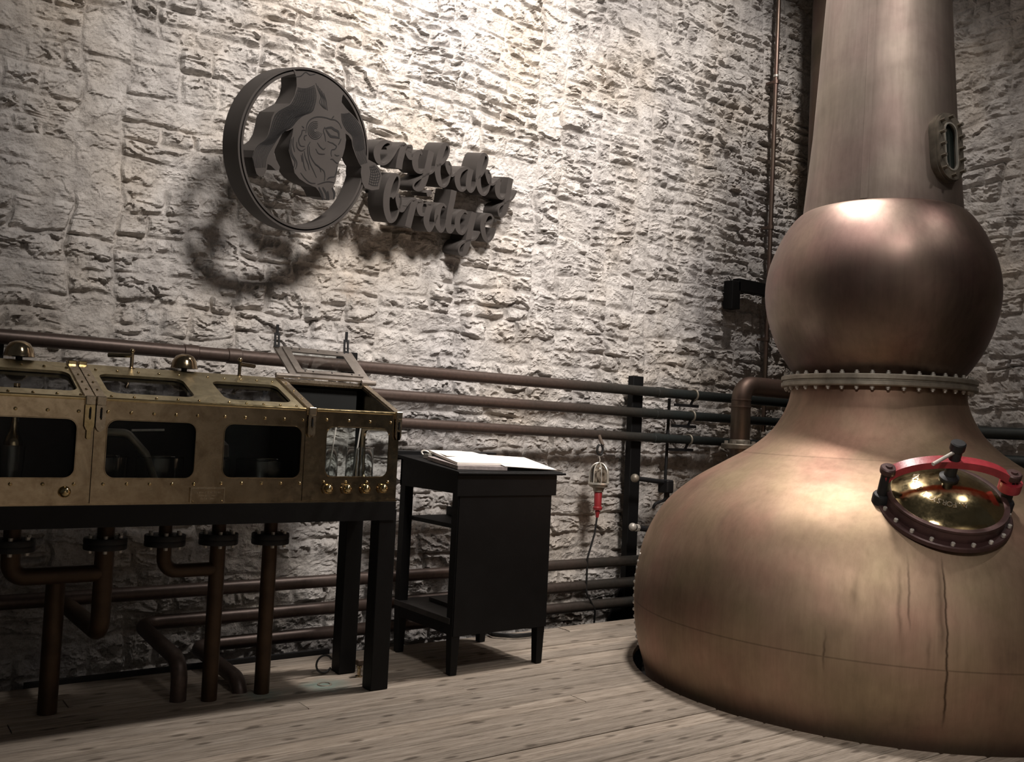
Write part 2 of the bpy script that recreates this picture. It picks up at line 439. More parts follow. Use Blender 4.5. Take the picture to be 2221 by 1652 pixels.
def fbm(x, y, o=4, g=0.5):
    r = 0; a = 1.0
    for k in range(o):
        r = r + a*perlin(x*2**k + 17.3*k, y*2**k - 9.1*k); a *= g
    return r
def sstep(a, b, x):
    t = np.clip((x-a)/(b-a), 0, 1); return t*t*(3-2*t)
def saw(p, sharp=0.12):
    s = p - np.floor(p)
    return (1-s)*sstep(0, sharp, s)
def rock(x, z, sid):
    """relief (m) of a hewn rubble face: bedding ledges whose undersides drop back, plus roughness"""
    dip = 0.55*fbm(x*0.55+5, z*0.6, 2)
    p = z*6.2 + 0.95*(x-3) + 1.5*dip + 1.25*fbm(x*1.6+3, z*2.6, 3) + 0.42*fbm(x*6.3, z*5.1+4, 3, 0.6)
    A1 = 0.037*sstep(-0.16, 0.34, fbm(x*1.9+40, z*3.4+7, 3)+0.12*np.sin(sid*7.7))
    q = z*15 + 2.6*(x-3) + 2.2*dip + 1.8*fbm(x*3.6-8, z*6.5+5, 3) + 0.5*fbm(x*12, z*11, 2)
    A2 = 0.026*sstep(-0.14, 0.32, fbm(x*3.9+11, z*6-3, 3))
    u = z*33 + 6*(x-3) + 2.5*fbm(x*8-3, z*12, 3)
    A3 = 0.013*sstep(-0.08, 0.30, fbm(x*8+51, z*11, 2))
    r = A1*saw(p, 0.05) + A2*saw(q, 0.09) + A3*saw(u, 0.15)
    r = r + 0.014*fbm(x*5, z*8, 4, 0.6) + 0.006*fbm(x*13+9, z*15, 3, 0.6) + 0.008*np.abs(fbm(x*24+5, z*31, 3, 0.6))
    chip = sstep(0.30, 0.5, fbm(x*8-20, z*13+2, 2))
    return r - 0.022*chip
def joint(x, z):
    return 0.006 - 0.030*sstep(0.10, 0.50, fbm(x*2.3-7, z*2.9+31, 3)) + 0.006*fbm(x*14, z*16, 3)
def warp(x, z):
    return x + 0.045*fbm(x*2.6+1, z*3.1, 3), z + 0.050*fbm(x*1.7-5, z*2.4+9, 3)
def stone_grid(cell, step, sid, dress):
    x0, x1, z0, z1 = cell; w = x1-x0; h = z1-z0
    nx = max(6, int(round(w/step))); nz = max(5, int(round(h/step)))
    u = np.linspace(0, 1, nx+1); v = np.linspace(0, 1, nz+1)
    # crowd the samples a little towards the borders
    X, Z = np.meshgrid(x0+u*w, z0+v*h)
    d = np.minimum(np.minimum(X-x0, x1-X), np.minimum(Z-z0, z1-Z))
    rag = 0.010*(fbm(X*13, Z*13, 3)) 
    e = sstep(0.0, 0.020 + 0.016*(math.sin(sid*3.1)*0.5+0.5), d + rag*(d > 1e-6))
    e = np.where(d < 1e-6, 0, e)
    rs = (math.sin(sid*12.9898)*43758.5453) % 1.0; r2 = (math.sin(sid*78.233)*12543.123) % 1.0
    base = 0.004 + 0.016*rs
    tilt = (r2-0.3)*0.09*(Z-(z0+z1)/2)*-1 + (rs-0.5)*0.04*(X-(x0+x1)/2)
    rel = rock(X, Z, rs*9) * (0.45 if dress else 1.0) + (0.006*fbm(X*15, Z*15, 3) if dress else 0)
    pr = joint(X, Z)*(1-e) + e*np.maximum(base + tilt + rel, -0.02)
    WX, WZ = warp(X, Z)
    return WX, WZ, pr
def quads(nx, nz):
    i = np.arange(nz)[:, None]*(nx+1) + np.arange(nx)[None, :]
    return np.stack([i, i+1, i+nx+2, i+nx+1], -1).reshape(-1, 4)
def np_mesh(name, V, Q):
    me = bpy.data.meshes.new(name)
    me.vertices.add(len(V)); me.vertices.foreach_set('co', V.astype(np.float32).ravel())
    me.loops.add(Q.size); me.loops.foreach_set('vertex_index', Q.astype(np.int32).ravel())
    me.polygons.add(len(Q)); me.polygons.foreach_set('loop_start', np.arange(len(Q), dtype=np.int32)*4)
    me.polygons.foreach_set('loop_total', np.full(len(Q), 4, dtype=np.int32))
    me.polygons.foreach_set('use_smooth', np.zeros(len(Q), dtype=bool))
    me.update(calc_edges=True); me.validate()
    me.materials.append(M['stone']); return me
def courses(x0, x1, z0, z1, rnd):
    """split the panel at random into long low stones (uncoursed rubble)"""
    out = []
    def cut(a, b, c, d, depth):
        w, h = b-a, d-c
        if w < 0.30 and h < 0.20 or (w*h < 0.020) or (w*h < 0.10 and h < 0.26 and w < 0.62 and rnd.random() < 0.35):
            out.append((a, b, c, d, w*h > 0.05 and rnd.random() < 0.45)); return
        if h > 0.11 and (w < h*1.9 or (h > 0.2 and rnd.random() < 0.62)):
            m = c + h*rnd.uniform(0.34, 0.66); cut(a, b, c, m, depth+1); cut(a, b, m, d, depth+1)
        else:
            m = a + w*rnd.uniform(0.34, 0.66); cut(a, m, c, d, depth+1); cut(m, b, c, d, depth+1)
    cut(x0, x1, z0, z1, 0)
    return out
def quoins(x0, x1, z0, z1, rnd):
    z = z0; out = []
    while z < z1-0.02:
        h = rnd.uniform(0.26, 0.44)
        if z1-z-h < 0.2: h = z1-z
        out.append((x0, x1, z, z+h, rnd.random() < 0.5)); z += h
    return out
def build_wall(parent, cells, to_world, step, n_obj, score):
    order = sorted(range(len(cells)), key=lambda i: -score(cells[i]))
    SV = []; SQ = []; off = 0
    for rank, i in enumerate(order):
        c = cells[i]
        sc_ = score(c)
        st = step if sc_ > 0 else step*2.2
        WX, WZ, pr = stone_grid(c[:4], st, i*1.37+0.3, c[4])
        nz, nx = WX.shape[0]-1, WX.shape[1]-1
        V = to_world(WX.ravel(), WZ.ravel(), pr.ravel()); Q = quads(nx, nz)
        if rank < n_obj:
            me = np_mesh('stone', V, Q); o = bpy.data.objects.new('stone', me); COL.objects.link(o); o.parent = parent
        else:
            SV.append(V); SQ.append(Q+off); off += len(V)
    if SV:
        me = np_mesh('small_stones', np.concatenate(SV), np.concatenate(SQ))
        o = bpy.data.objects.new('small_stones', me); COL.objects.link(o); o.parent = parent; o['kind'] = 'stuff'

# ------------------------------------------------------------------ room shell
WY = 5.97      # face of the left (long) wall
WXR = 8.30     # face of the right wall
wl = MB().box(-2.6, WXR+0.4, WY+0.035, WY+0.45, -0.6, 6.6).build('wall_left', 'stone', smooth=False); struct(wl)
wr = MB().box(WXR+0.035, WXR+0.45, -1.5, WY+0.035, -0.6, 6.6).build('wall_right', 'stone', smooth=False); struct(wr)
rnd = random.Random(5)
cells = []
jx = [-2.6, 1.16, 1.42, 4.60, 4.86, 5.72, 5.90, WXR]
for k, (a, b) in enumerate(zip(jx[:-1], jx[1:])):
    if b-a < 0.3: cells += quoins(a, b, -0.6, 6.6, rnd)
    else: cells += courses(a, b, -0.6, 6.6, rnd)
def seen_left(c):
    xm = (c[0]+c[1])/2; zm = (c[2]+c[3])/2
    v = Vector((xm, WY, zm)) - Vector((0, 0, 1.5)); d = v.dot(cF)
    px = 1110.5 + 2038.4*v.dot(cR)/d; py = 826 - 2038.4*v.dot(cU)/d
    ar = (c[1]-c[0])*(c[3]-c[2])/(d*d)*1e4
    if px < -60 or px > 1760 or py < -60 or py > 1500: return -1/(1+ar)
    hid = (px < 870 and 800 < py) or (870 < px < 1200 and py > 1000) or (px > 1370 and py > 1180-(px-1370)*0.6)
    return ar*(0.15 if hid else 1)
build_wall(wl, cells, lambda x, z, p: np.stack([x, WY+0.02-p, z], 1), 0.0085, 300, seen_left)
cells = courses(-1.5, WY, -0.6, 6.6, rnd)
def seen_right(c):
    ym = (c[0]+c[1])/2; zm = (c[2]+c[3])/2
    v = Vector((WXR, ym, zm)) - Vector((0, 0, 1.5)); d = v.dot(cF)
    px = 1110.5 + 2038.4*v.dot(cR)/d; py = 826 - 2038.4*v.dot(cU)/d
    ar = (c[1]-c[0])*(c[3]-c[2])/(d*d)*1e4
    return ar if (2060 < px < 2270 and -50 < py < 1020) else -1/(1+ar)
build_wall(wr, cells, lambda y, z, p: np.stack([WXR-p, y, z], 1), 0.016, 90, seen_right)

# floor: joists level below, boards above with the round well of the still cut out
AX, AY, HOLE = 5.60, 3.515, 1.515
fl = MB().box(-2.6, WXR+0.03, -1.5, WY+0.03, -0.62, -0.55).build('floor', 'trench', smooth=False); struct(fl)
random.seed(21)
FEDGE = 5.49; PWID = 0.146
th = math.radians(0.5); ct, st_ = math.cos(th), math.sin(th)
def board(y0, y1, xs0, xs1, dz):
    """board between local rows y0..y1; xs0/xs1 functions of y give its ends"""
    rows = 5; V = []; F = []
    ys = [y0, y0+0.006, (y0+y1)/2, y1-0.006, y1]; zs = [-0.005, 0, 0, 0, -0.005]
    n = max(1, int((xs1(y0)-xs0(y0))/0.6))
    for j in range(5):
        for i in range(n+1):
            a, b = xs0(ys[j]), xs1(ys[j])
            V.append((a+(b-a)*i/n, ys[j], zs[j]+dz))
    for j in range(4):
        for i in range(n): F.append((j*(n+1)+i, j*(n+1)+i+1, (j+1)*(n+1)+i+1, (j+1)*(n+1)+i))
    k = len(V); ring = [i for i in range(n+1)] + [(j)*(n+1)+n for j in range(1, 5)] + [4*(n+1)+i for i in range(n-1, -1, -1)] + [j*(n+1) for j in range(3, 0, -1)]
    for i in ring: V.append((V[i][0], V[i][1], -0.035))
    m = len(ring)
    for i in range(m): F.append((ring[i], k+i, k+(i+1) % m, ring[(i+1) % m]))
    F.append(tuple(k+m-1-i for i in range(m)))
    cx = sum(v[0] for v in V)/len(V); cy = (y0+y1)/2
    V = [(v[0]-cx, v[1]-cy, v[2]) for v in V]
    o = link('floorboard', V, F, 'board', None, True, 30)
    o.parent = fl
    # boards run a touch askew of the wall; turn about the corner point (3.5, 5.48)
    dx, dy = cx-3.5, cy-FEDGE
    o.location = (3.5+dx*ct+dy*st_, FEDGE-dx*st_+dy*ct, 0); o.rotation_euler = (0, 0, -th)
# still centre in the boards' own frame
ddx, ddy = AX-3.5, AY-FEDGE
LX, LY = 3.5+ddx*ct-ddy*st_, FEDGE+ddx*st_+ddy*ct
y = FEDGE
while y > 0.4:
    y1 = y-0.006; y0 = y-PWID+random.uniform(-0.008, 0.008)
    def cut(side):
        def f(yy):
            q = HOLE*HOLE-(yy-LY)**2
            return LX + side*(math.sqrt(q) if q > 0 else 0)
        return f
    inh = abs((y0+y1)/2-LY) < HOLE
    spans = []
    x = -1.6 + random.uniform(-6.0, 0.5)
    while x < WXR+0.1:
        L = random.uniform(5.5, 9.0); spans.append((x, min(x+L, WXR+0.25))); x += L+0.004
    for a, b in spans:
        dz = random.uniform(-0.0025, 0.0025)
        if b-a < 0.05: continue
        if not inh: board(y0, y1, lambda q, a=a: a, lambda q, b=b: b, dz); continue
        lo = min(cut(-1)(y0), cut(-1)(y1)); hi = max(cut(1)(y0), cut(1)(y1))
        if a < lo-0.02:
            if b < lo: board(y0, y1, lambda q, a=a: a, lambda q, b=b: b, dz)
            else: board(y0, y1, lambda q, a=a: a, cut(-1), dz)
        if b > hi+0.02:
            if a > hi: board(y0, y1, lambda q, a=a: a, lambda q, b=b: b, dz)
            else: board(y0, y1, cut(1), lambda q, b=b: b, dz)
    y = y0
# black kerb beam that carries the board ends along the wall
kb = MB().box(-2.6, WXR-0.05, FEDGE-0.07, FEDGE+0.03, -0.2, -0.037).build('trim_1', 'black_paint', smooth=False); struct(kb)

# rest of the hall behind the camera (what the polished metal mirrors)
MB().box(-8.0, WXR+0.4, -7.2, 0.3, -0.05, -0.003).build('floor', 'board', smooth=False)['kind'] = 'structure'
MB().box(-8.0, WXR+0.4, -7.4, -7.2, -0.05, 6.6).build('wall_rear', 'stone', smooth=False)['kind'] = 'structure'
# ------------------------------------------------------------------ copper pot still
still = thing('pot_still', 'big copper pot still with round boil ball and tall neck, sunk in the floor', 'pot still', (AX, AY, 0))
S0 = (AX, AY, 0)
def smooth_prof(pts, n=6):
    """Catmull-Rom through (r, z)"""
    P = [pts[0]] + list(pts) + [pts[-1]]; out = []
    for i in range(1, len(P)-2):
        p0, p1, p2, p3 = P[i-1:i+3]
        for k in range(n):
            t = k/n
            out.append(tuple(0.5*((2*b) + (-a+c)*t + (2*a-5*b+4*c-d)*t*t + (-a+3*b-3*c+d)*t**3) for a, b, c, d in zip(p0, p1, p2, p3)))
    out.append(tuple(pts[-1])); return out
pot = [(0.9, -0.52), (1.20, -0.40), (1.38, -0.22), (1.452, 0.0), (1.495, 0.15), (1.520, 0.33), (1.522, 0.50), (1.500, 0.66), (1.447, 0.84), (1.335, 1.035), (1.155, 1.20), (0.965, 1.32), (0.80, 1.42), (0.675, 1.525), (0.600, 1.63), (0.553, 1.74), (0.535, 1.84)]
mb = MB().lathe(smooth_prof(pot), S0, seg=128); body = mb.build('pot_body', 'pot_copper', still)
fb = MB().lathe([(0.53, 1.838), (0.598, 1.838), (0.603, 1.845), (0.603, 1.866), (0.592, 1.870), (0.592, 1.878), (0.603, 1.882), (0.603, 1.904), (0.598, 1.911), (0.48, 1.911)], S0, seg=96)
fl_ = fb.build('neck_flange', 'flange_metal', still)
nut = MB()
nut.lathe([(0, 0.023), (0.009, 0.022), (0.009, 0.014), (0.0135, 0.012), (0.0135, 0.0), (0.007, 0.0), (0.007, -0.074), (0.0135, -0.074), (0.0135, -0.088), (0.008, -0.090), (0.008, -0.097), (0, -0.098)], seg=6)
b0 = None
for k in range(40):
    a = 2*PI*(k+0.3)/40
    p = (AX+0.568*math.cos(a), AY+0.568*math.sin(a), 1.911)
    if b0 is None: b0 = at_part('flange_bolt', nut, 'bolt_steel', fl_, p)
    else: copy_part(b0, fl_, Vector(p)-Vector(S0))
ball = [(0.495, 1.905), (0.515, 1.925), (0.560, 1.98), (0.637, 2.11), (0.700, 2.28), (0.727, 2.455), (0.708, 2.63), (0.645, 2.80), (0.575, 2.92), (0.515, 2.985), (0.47, 3.0)]
MB().lathe(smooth_prof(ball), S0, seg=112).build('boil_ball', 'ball_copper', still)
neckp = [(0.499, 2.96), (0.497, 3.0), (0.449, 3.53), (0.420, 4.0), (0.392, 4.45), (0.345, 5.2), (0.30, 6.0)]
NECK = [(z, r) for r, z in neckp]
nk = MB().lathe(neckp, S0, seg=96).build('neck', 'neck_copper', still)
# riveted seam strip down the neck
seam_a = math.radians(-160)
mb = MB()
V = []; F = []
for i, (r, z) in enumerate(neckp[1:]):
    for q in (-0.022, 0.022):
        a = seam_a + q/r; V.append((AX+(r+0.003)*math.cos(a), AY+(r+0.003)*math.sin(a), z))
for i in range(len(neckp)-2): F.append((2*i, 2*i+1, 2*i+3, 2*i+2))
mb.add(V, F).build('neck_seam', 'neck_copper', still)
# rivets round the low joint at the pot's left side
rv = None
for k in range(14):
    z = 0.10 + 0.045*k; a = math.radians(139)
    r = np.interp(z, [p[1] for p in pot], [p[0] for p in pot])
    p = (AX+r*math.cos(a), AY+r*math.sin(a), z)
    if rv is None: rv = at_part('rivet', MB().ball((0, 0, 0), 0.012, 10, 6), 'bolt_steel', body, p)
    else: copy_part(rv, body, Vector(p)-Vector(S0))

# sight window on the neck
sa = math.radians(-98.5); zc = 3.335
rn = np.interp(zc, [z for z, r in NECK], [r for z, r in NECK])
slope = (np.interp(zc+0.3, [z for z, r in NECK], [r for z, r in NECK])-np.interp(zc-0.3, [z for z, r in NECK], [r for z, r in NECK]))/0.6
n_ = Vector((math.cos(sa), math.sin(sa), -slope)).normalized()
t_ = Vector((-math.sin(sa), math.cos(sa), 0)); u_ = n_.cross(t_)
if u_.z < 0: u_ = -u_
c0 = Vector((AX+rn*math.cos(sa), AY+rn*math.sin(sa), zc))
def stadium(hw, hh, n=10):
    s = hh-hw
    return [(hw*math.cos(PI*i/n), s+hw*math.sin(PI*i/n)) for i in range(n+1)] + [(-hw*math.cos(PI*i/n), -s-hw*math.sin(PI*i/n)) for i in range(n+1)]
def stad_ring(mb, hw0, hh0, hw1, hh1, d0, d1):
    A_ = stadium(hw0, hh0); B_ = stadium(hw1, hh1); n = len(A_)
    P = lambda p, d: c0 + t_*p[0] + u_*p[1] + n_*d
    vs = [P(p, d0) for p in A_] + [P(p, d1) for p in A_] + [P(p, d1) for p in B_] + [P(p, d0) for p in B_]
    fs = []
    for i in range(n):
        j = (i+1) % n
        for q in range(4):
            r = (q+1) % 4; fs.append((q*n+i, q*n+j, r*n+j, r*n+i))
    mb.add(vs, fs)
mb = MB(); stad_ring(mb, 0.122, 0.222, 0.060, 0.155, -0.08, 0.030); stad_ring(mb, 0.114, 0.213, 0.055, 0.150, 0.030, 0.048)
sw = mb.build('sight_window', 'sight_bronze', still)
P = lambda p, d: c0 + t_*p[0] + u_*p[1] + n_*d
g = stadium(0.061, 0.156)
MB().add([P(p, 0.022) for p in g], [tuple(range(len(g)))]).build('window_pane', 'sight_glass', sw, smooth=False)
rim = MB(); stad_ring(rim, 0.060, 0.155, 0.050, 0.145, 0.040, 0.052); rim.build('window_rim', 'lamp_wire', sw)
bl = None
for (x, yv) in [(-0.080, 0.150), (0.080, 0.150), (-0.088, 0.075), (0.088, 0.075), (-0.088, 0.0), (0.088, 0.0), (-0.088, -0.075), (0.088, -0.075), (-0.080, -0.150), (0.080, -0.150), (0, 0.186), (0, -0.186)]:
    MB().cyl(P((x, yv), 0.044), P((x, yv), 0.078), 0.0115, 6).build('window_bolt', 'sight_bronze', sw)

# manway hatch on the shoulder
maz, mel = math.radians(-131.0), math.radians(57)
mn = Vector((math.cos(maz)*math.cos(mel), math.sin(maz)*math.cos(mel), math.sin(mel)))
mt = Vector((-math.sin(maz), math.cos(maz), 0)); mu = mn.cross(mt)
if mu.z < 0: mu = -mu
mc = Vector((4.857, 2.640, 1.158))
man = MB().lathe([(0.25, -0.03), (0.31, -0.03), (0.312, -0.014), (0.338, -0.010), (0.338, 0.012), (0.332, 0.018), (0.300, 0.018), (0.298, 0.075), (0.305, 0.080), (0.305, 0.092), (0.285, 0.094), (0.262, 0.085), (0.25, 0.06)], mc, mn, 72).build('manway', 'maroon_iron', still)
MB().lathe([(0.28, -0.30), (0.306, -0.30), (0.306, -0.012), (0.28, -0.012)], mc, mn, 64).build('manway_skirt', 'pot_copper', man)
mb = MB().lathe([(0.283, 0.085), (0.272, 0.098), (0.25, 0.112), (0.21, 0.138), (0.16, 0.160), (0.10, 0.175), (0.05, 0.181), (0, 0.183)], mc, mn, 72)
dome = mb.build('hatch_cover', 'bright_brass', man)
def mp(a, r, h): return mc + (mt*math.cos(a)+mu*math.sin(a))*r + mn*h
# bolts on the flange
mbolt = None
for k in range(20):
    a = 2*PI*(k+0.5)/20
    MB().cyl(mp(a, 0.320, 0.016), mp(a, 0.320, 0.034), 0.0105, 6).build('manway_bolt', 'bolt_steel', man)
# clamp posts either side and the red bridge bar between them
for sgn in (-1, 1):
    a = 0.10 if sgn > 0 else PI-0.10
    mb = MB()
    mb.lathe([(0, 0), (0.048, 0), (0.048, 0.05), (0.042, 0.06), (0.030, 0.065), (0.030, 0.205), (0, 0.205)], mp(a, 0.318, 0.0), mn, 18)
    mb.build('clamp_post', 'black_iron', man)
    MB().lathe([(0, 0), (0.040, 0), (0.042, 0.006), (0.042, 0.030), (0.036, 0.036), (0.018, 0.037), (0.016, 0.046), (0, 0.047)], mp(a, 0.318, 0.20), mn, 20).build('clamp_nut', 'maroon_iron', man)
V = []; F = []
N = 28
for i in range(N+1):
    s_ = -1 + 2*i/N; x = 0.318*s_; hh = 0.115 + 0.150*math.sqrt(max(0, 1-s_*s_*0.97))
    yc = 0.066*s_*0 + 0.033*(1 if s_ > 0 else 1)
    wd = 0.030; th_ = 0.040
    # radial thickness of the bar
    nx = 0.40*s_; 
    for (dy, dh) in ((-wd, 0), (wd, 0), (wd, th_), (-wd, th_)):
        V.append(mc + mt*(x*math.cos(0.10)+dh*nx) + mu*(yc+dy) + mn*(hh+dh))
for i in range(N):
    for q in range(4):
        r = (q+1) % 4; F.append((i*4+q, i*4+r, i*4+4+r, i*4+4+q))
F += [(3, 2, 1, 0), tuple(N*4+q for q in range(4))]
MB().add(V, F).build('bridge_bar', 'red_paint', man)
for sgn in (1,):
    a = 0.10 if sgn > 0 else PI-0.10
    MB().lathe([(0.03, 0), (0.056, 0), (0.056, 0.052), (0.03, 0.052)], mp(a, 0.318, 0.13), mn, 24).build('bar_eye', 'red_paint', man)
cs = mc + mu*0.033
MB().lathe([(0, 0.165), (0.05, 0.168), (0.05, 0.195), (0.030, 0.205), (0.030, 0.38), (0, 0.38)], cs, mn, 18).build('clamp_screw', 'black_iron', man)
MB().lathe([(0, 0), (0.036, 0), (0.038, 0.006), (0.038, 0.04), (0.032, 0.046), (0, 0.047)], cs+mn*0.362, mn, 20).build('screw_head', 'black_iron', man)
d = (-mt*0.80 - mu*0.62).normalized()
MB().tube([cs+mn*0.355+d*0.02, cs+mn*0.345+d*0.19], 0.0095, 10).build('tommy_bar', 'bolt_steel', man)
# raised maker's lettering round the brass cover
def dome_h(r): return float(np.interp(r, [0, 0.05, 0.10, 0.16, 0.21, 0.25, 0.283], [0.183, 0.181, 0.175, 0.160, 0.138, 0.112, 0.085]))
def letter_mesh(ch, size):
    cu = bpy.data.curves.new('glyph', 'FONT'); cu.body = ch; cu.size = size; cu.align_x = 'CENTER'; cu.resolution_u = 2; cu.offset = size*0.012
    ob = bpy.data.objects.new('glyph', cu); COL.objects.link(ob)
    dg = bpy.context.evaluated_depsgraph_get(); me = ob.evaluated_get(dg).to_mesh()
    vs = [v.co[:] for v in me.vertices]; fs = [tuple(p.vertices) for p in me.polygons]
    ob.evaluated_get(dg).to_mesh_clear(); bpy.data.objects.remove(ob); bpy.data.curves.remove(cu)
    return vs, fs
txt = 'A.FORSYTH & SONS'
mb = MB()
for i, ch in enumerate(txt):
    if ch == ' ': continue
    vs, fs = letter_mesh(ch, 0.040)
    # letters stand with their feet to the rim's far side: read from behind the hatch
    a0 = -1.42 - i*0.150
    out = []
    for x, yv, z in vs:
        r = 0.155 + yv
        a = a0 - x/0.165
        out.append(mp(a, r, dome_h(r)+0.003))
    mb.add(out, fs)
if mb.v: mb.build('cover_lettering', 'pale_brass', dome, smooth=False)

# second still's column standing behind
col = MB().lathe([(0.30, -0.5), (0.315, 0.0), (0.315, 6.3)], (7.76, 5.30, 0), seg=64).build('copper_column', 'dark_copper')
tag(col, 'dark copper column standing in the corner behind the still neck', 'column')

# copper return pipe with flanged foot and elbow
ep = thing('elbow_pipe', 'upright brown copper pipe with elbow beside the still, white bolted flange below', 'pipe', (6.41, 5.30, 1.0))
MB().tube(bend([(6.41, 5.30, 1.20), (6.41, 5.30, 1.935), (7.45, 5.30, 1.935)], 0.13, 10), 0.083, 24).build('pipe', 'pipe_copper', ep)
MB().lathe([(0.083, 1.74), (0.088, 1.742), (0.088, 1.752), (0.083, 1.754)], (6.41, 5.30, 0), seg=24).build('joint_ring', 'pipe_copper', ep)
MB().lathe([(0.083, 1.80), (0.087, 1.802), (0.087, 1.81), (0.083, 1.812)], (6.41, 5.30, 0), seg=24).build('joint_ring', 'pipe_copper', ep)
ff = MB().lathe([(0.08, 1.385), (0.150, 1.385), (0.156, 1.392), (0.156, 1.422), (0.150, 1.430), (0.09, 1.432), (0.088, 1.46), (0.08, 1.47)], (6.41, 5.30, 0), seg=40).build('pipe_flange', 'flange_metal', ep)
for k in range(8):
    a = 2*PI*(k+0.4)/8
    MB().cyl((6.41+0.123*math.cos(a), 5.30+0.123*math.sin(a), 1.425), (6.41+0.123*math.cos(a), 5.30+0.123*math.sin(a), 1.455), 0.017, 6).build('flange_bolt', 'bolt_steel', ff)
# ------------------------------------------------------------------ wall pipes
PY = 5.74
def wall_pipe(name, label, z0, z1, r, x0, x1, joints, grp):
    o = thing(name, label, 'pipe', (x0, PY, z0), grp)
    zz = lambda x: z0 + (z1-z0)*(x-x0)/(x1-x0)
    MB().tube([(x0+(x1-x0)*i/6, PY, zz(x0+(x1-x0)*i/6)) for i in range(7)], r, 24).build('pipe', 'pipe', o)
    for x in joints:
        MB().tube([(x-0.045, PY, zz(x)), (x-0.04, PY, zz(x)), (x+0.04, PY, zz(x)), (x+0.045, PY, zz(x))], [r, r+0.006, r+0.006, r], 24).build('pipe_collar', 'pipe', o)
    return o, zz
pu = []
for (lab, z0, z1, r, js) in (('uppermost of three long pipes along the wall, behind the open lid', 1.853, 1.836, 0.042, (1.83, 2.1, 5.87)),
                         ('middle of three upper wall pipes, emerging from behind the brass case', 1.672, 1.644, 0.040, (5.86,)),
                         ('lowest of three upper wall pipes, carrying the hanging inspection lamp', 1.492, 1.418, 0.038, (5.85,))):
    x0 = 0.2 if z0 > 1.8 else 2.2
    x0 = -0.6 if z0 > 1.8 else x0
    pu.append(wall_pipe('wall_pipe', lab, z0, z1, r, x0, 8.25, js, 'upper pipes along the wall'))
# right-wall continuation of the pipes, seen past the still
for lab, z in (('upper dark pipe on the right wall, just right of the still shoulder', 1.625), ('lower dark pipe on the right wall, at the picture edge', 1.39)):
    o = MB().tube([(8.17, 5.6, z), (8.17, 3.5, z), (8.17, 1.2, z)], 0.052, 20).build('wall_pipe', 'pipe'); tag(o, lab, 'pipe', 'pipes on the right wall')
# pipe clips (U bolts on short brackets)
def clip(x, z, lab, r):
    o = thing('pipe_clip', lab, 'pipe clip', (x, PY, z), 'pipe clips by the still')
    MB().tube([(x, PY+(r+0.006)*math.cos(t), z+(r+0.006)*math.sin(t)) for t in [2*PI*i/24 for i in range(24)]], 0.009, 8, closed=True).build('ring', 'flange_metal', o)
    MB().box(x-0.012, x+0.012, PY+r, WY-0.005, z-0.012, z+0.012).build('stem', 'black_iron', o)
    MB().box(x-0.20, x+0.09, PY+0.02, PY+0.05, z-r-0.065, z-r-0.040).build('arm', 'black_iron', o)
    MB().tube([(x-0.01, PY, z-r), (x-0.01, PY+0.03, z-r-0.05)], 0.012, 8).build('hanger', 'black_iron', o)
for (x, i, lab) in ((6.30, 0, 'round clip on the topmost pipe near the elbow pipe'), (6.275, 1, 'round clip on the middle upper pipe near the elbow pipe'), (6.25, 2, 'round clip on the lowest upper pipe near the elbow pipe')):
    clip(x, pu[i][1](x), lab, (0.042, 0.040, 0.038)[i])

# lower pipes: run along the skirting, turn out under the table
def low_pipe(lab, z, x1, end):
    o = thing('floor_pipe', lab, 'pipe', (x1, 5.70, z), 'lower pipes along the skirting')
    MB().tube(bend([(6.3, 5.70, z), (x1, 5.70, z)] + end, 0.11, 8), 0.0415, 20).build('pipe', 'pipe', o)
    return o
low_pipe('highest of three low wall pipes passing behind the black desk', 0.420, -0.4, [])
low_pipe('middle low wall pipe, turning out under the black table', 0.243, 1.62, [(1.62, 4.93, 0.20), (1.62, 4.93, -0.2)])
low_pipe('lowest low wall pipe, just above the floor edge', 0.082, 1.95, [(1.95, 4.93, 0.06), (1.95, 4.93, -0.2)])
lp = MB().box(1.0, 2.75, 5.50, 5.53, -0.05, 0.025).build('skirting_angle', 'black_iron'); tag(lp, 'dark metal angle along the floor edge beneath the low pipes', 'skirting')

# black stanchion
st = thing('steel_stanchion', 'black square steel post against the wall with pipes crossing it', 'post', (5.63, 5.86, -0.55))
MB().box(5.605, 5.725, 5.795, 5.865, -0.55, 1.968, 0.004).build('post', 'black_paint', st)
MB().prism([(5.605, -0.12), (5.46, -0.12), (5.605, 0.20)], 1, 5.84, 5.86).build('gusset', 'black_paint', st)
MB().box(5.38, 5.80, 5.76, 5.865, -0.55, -0.12).build('foot', 'black_paint', st)
# wall bracket
br = thing('wall_bracket', 'black steel bracket on the wall left of the boil ball', 'bracket', (6.88, WY, 2.82))
MB().box(6.86, 6.975, 5.82, 5.93, 2.69, 2.955, 0.004).build('wall_plate', 'black_paint', br)
MB().box(6.95, 7.62, 5.82, 5.90, 2.865, 2.985, 0.004).build('arm', 'black_paint', br)
MB().box(7.50, 7.62, 5.86, 5.93, 2.87, 2.98).build('end_lug', 'black_paint', br)
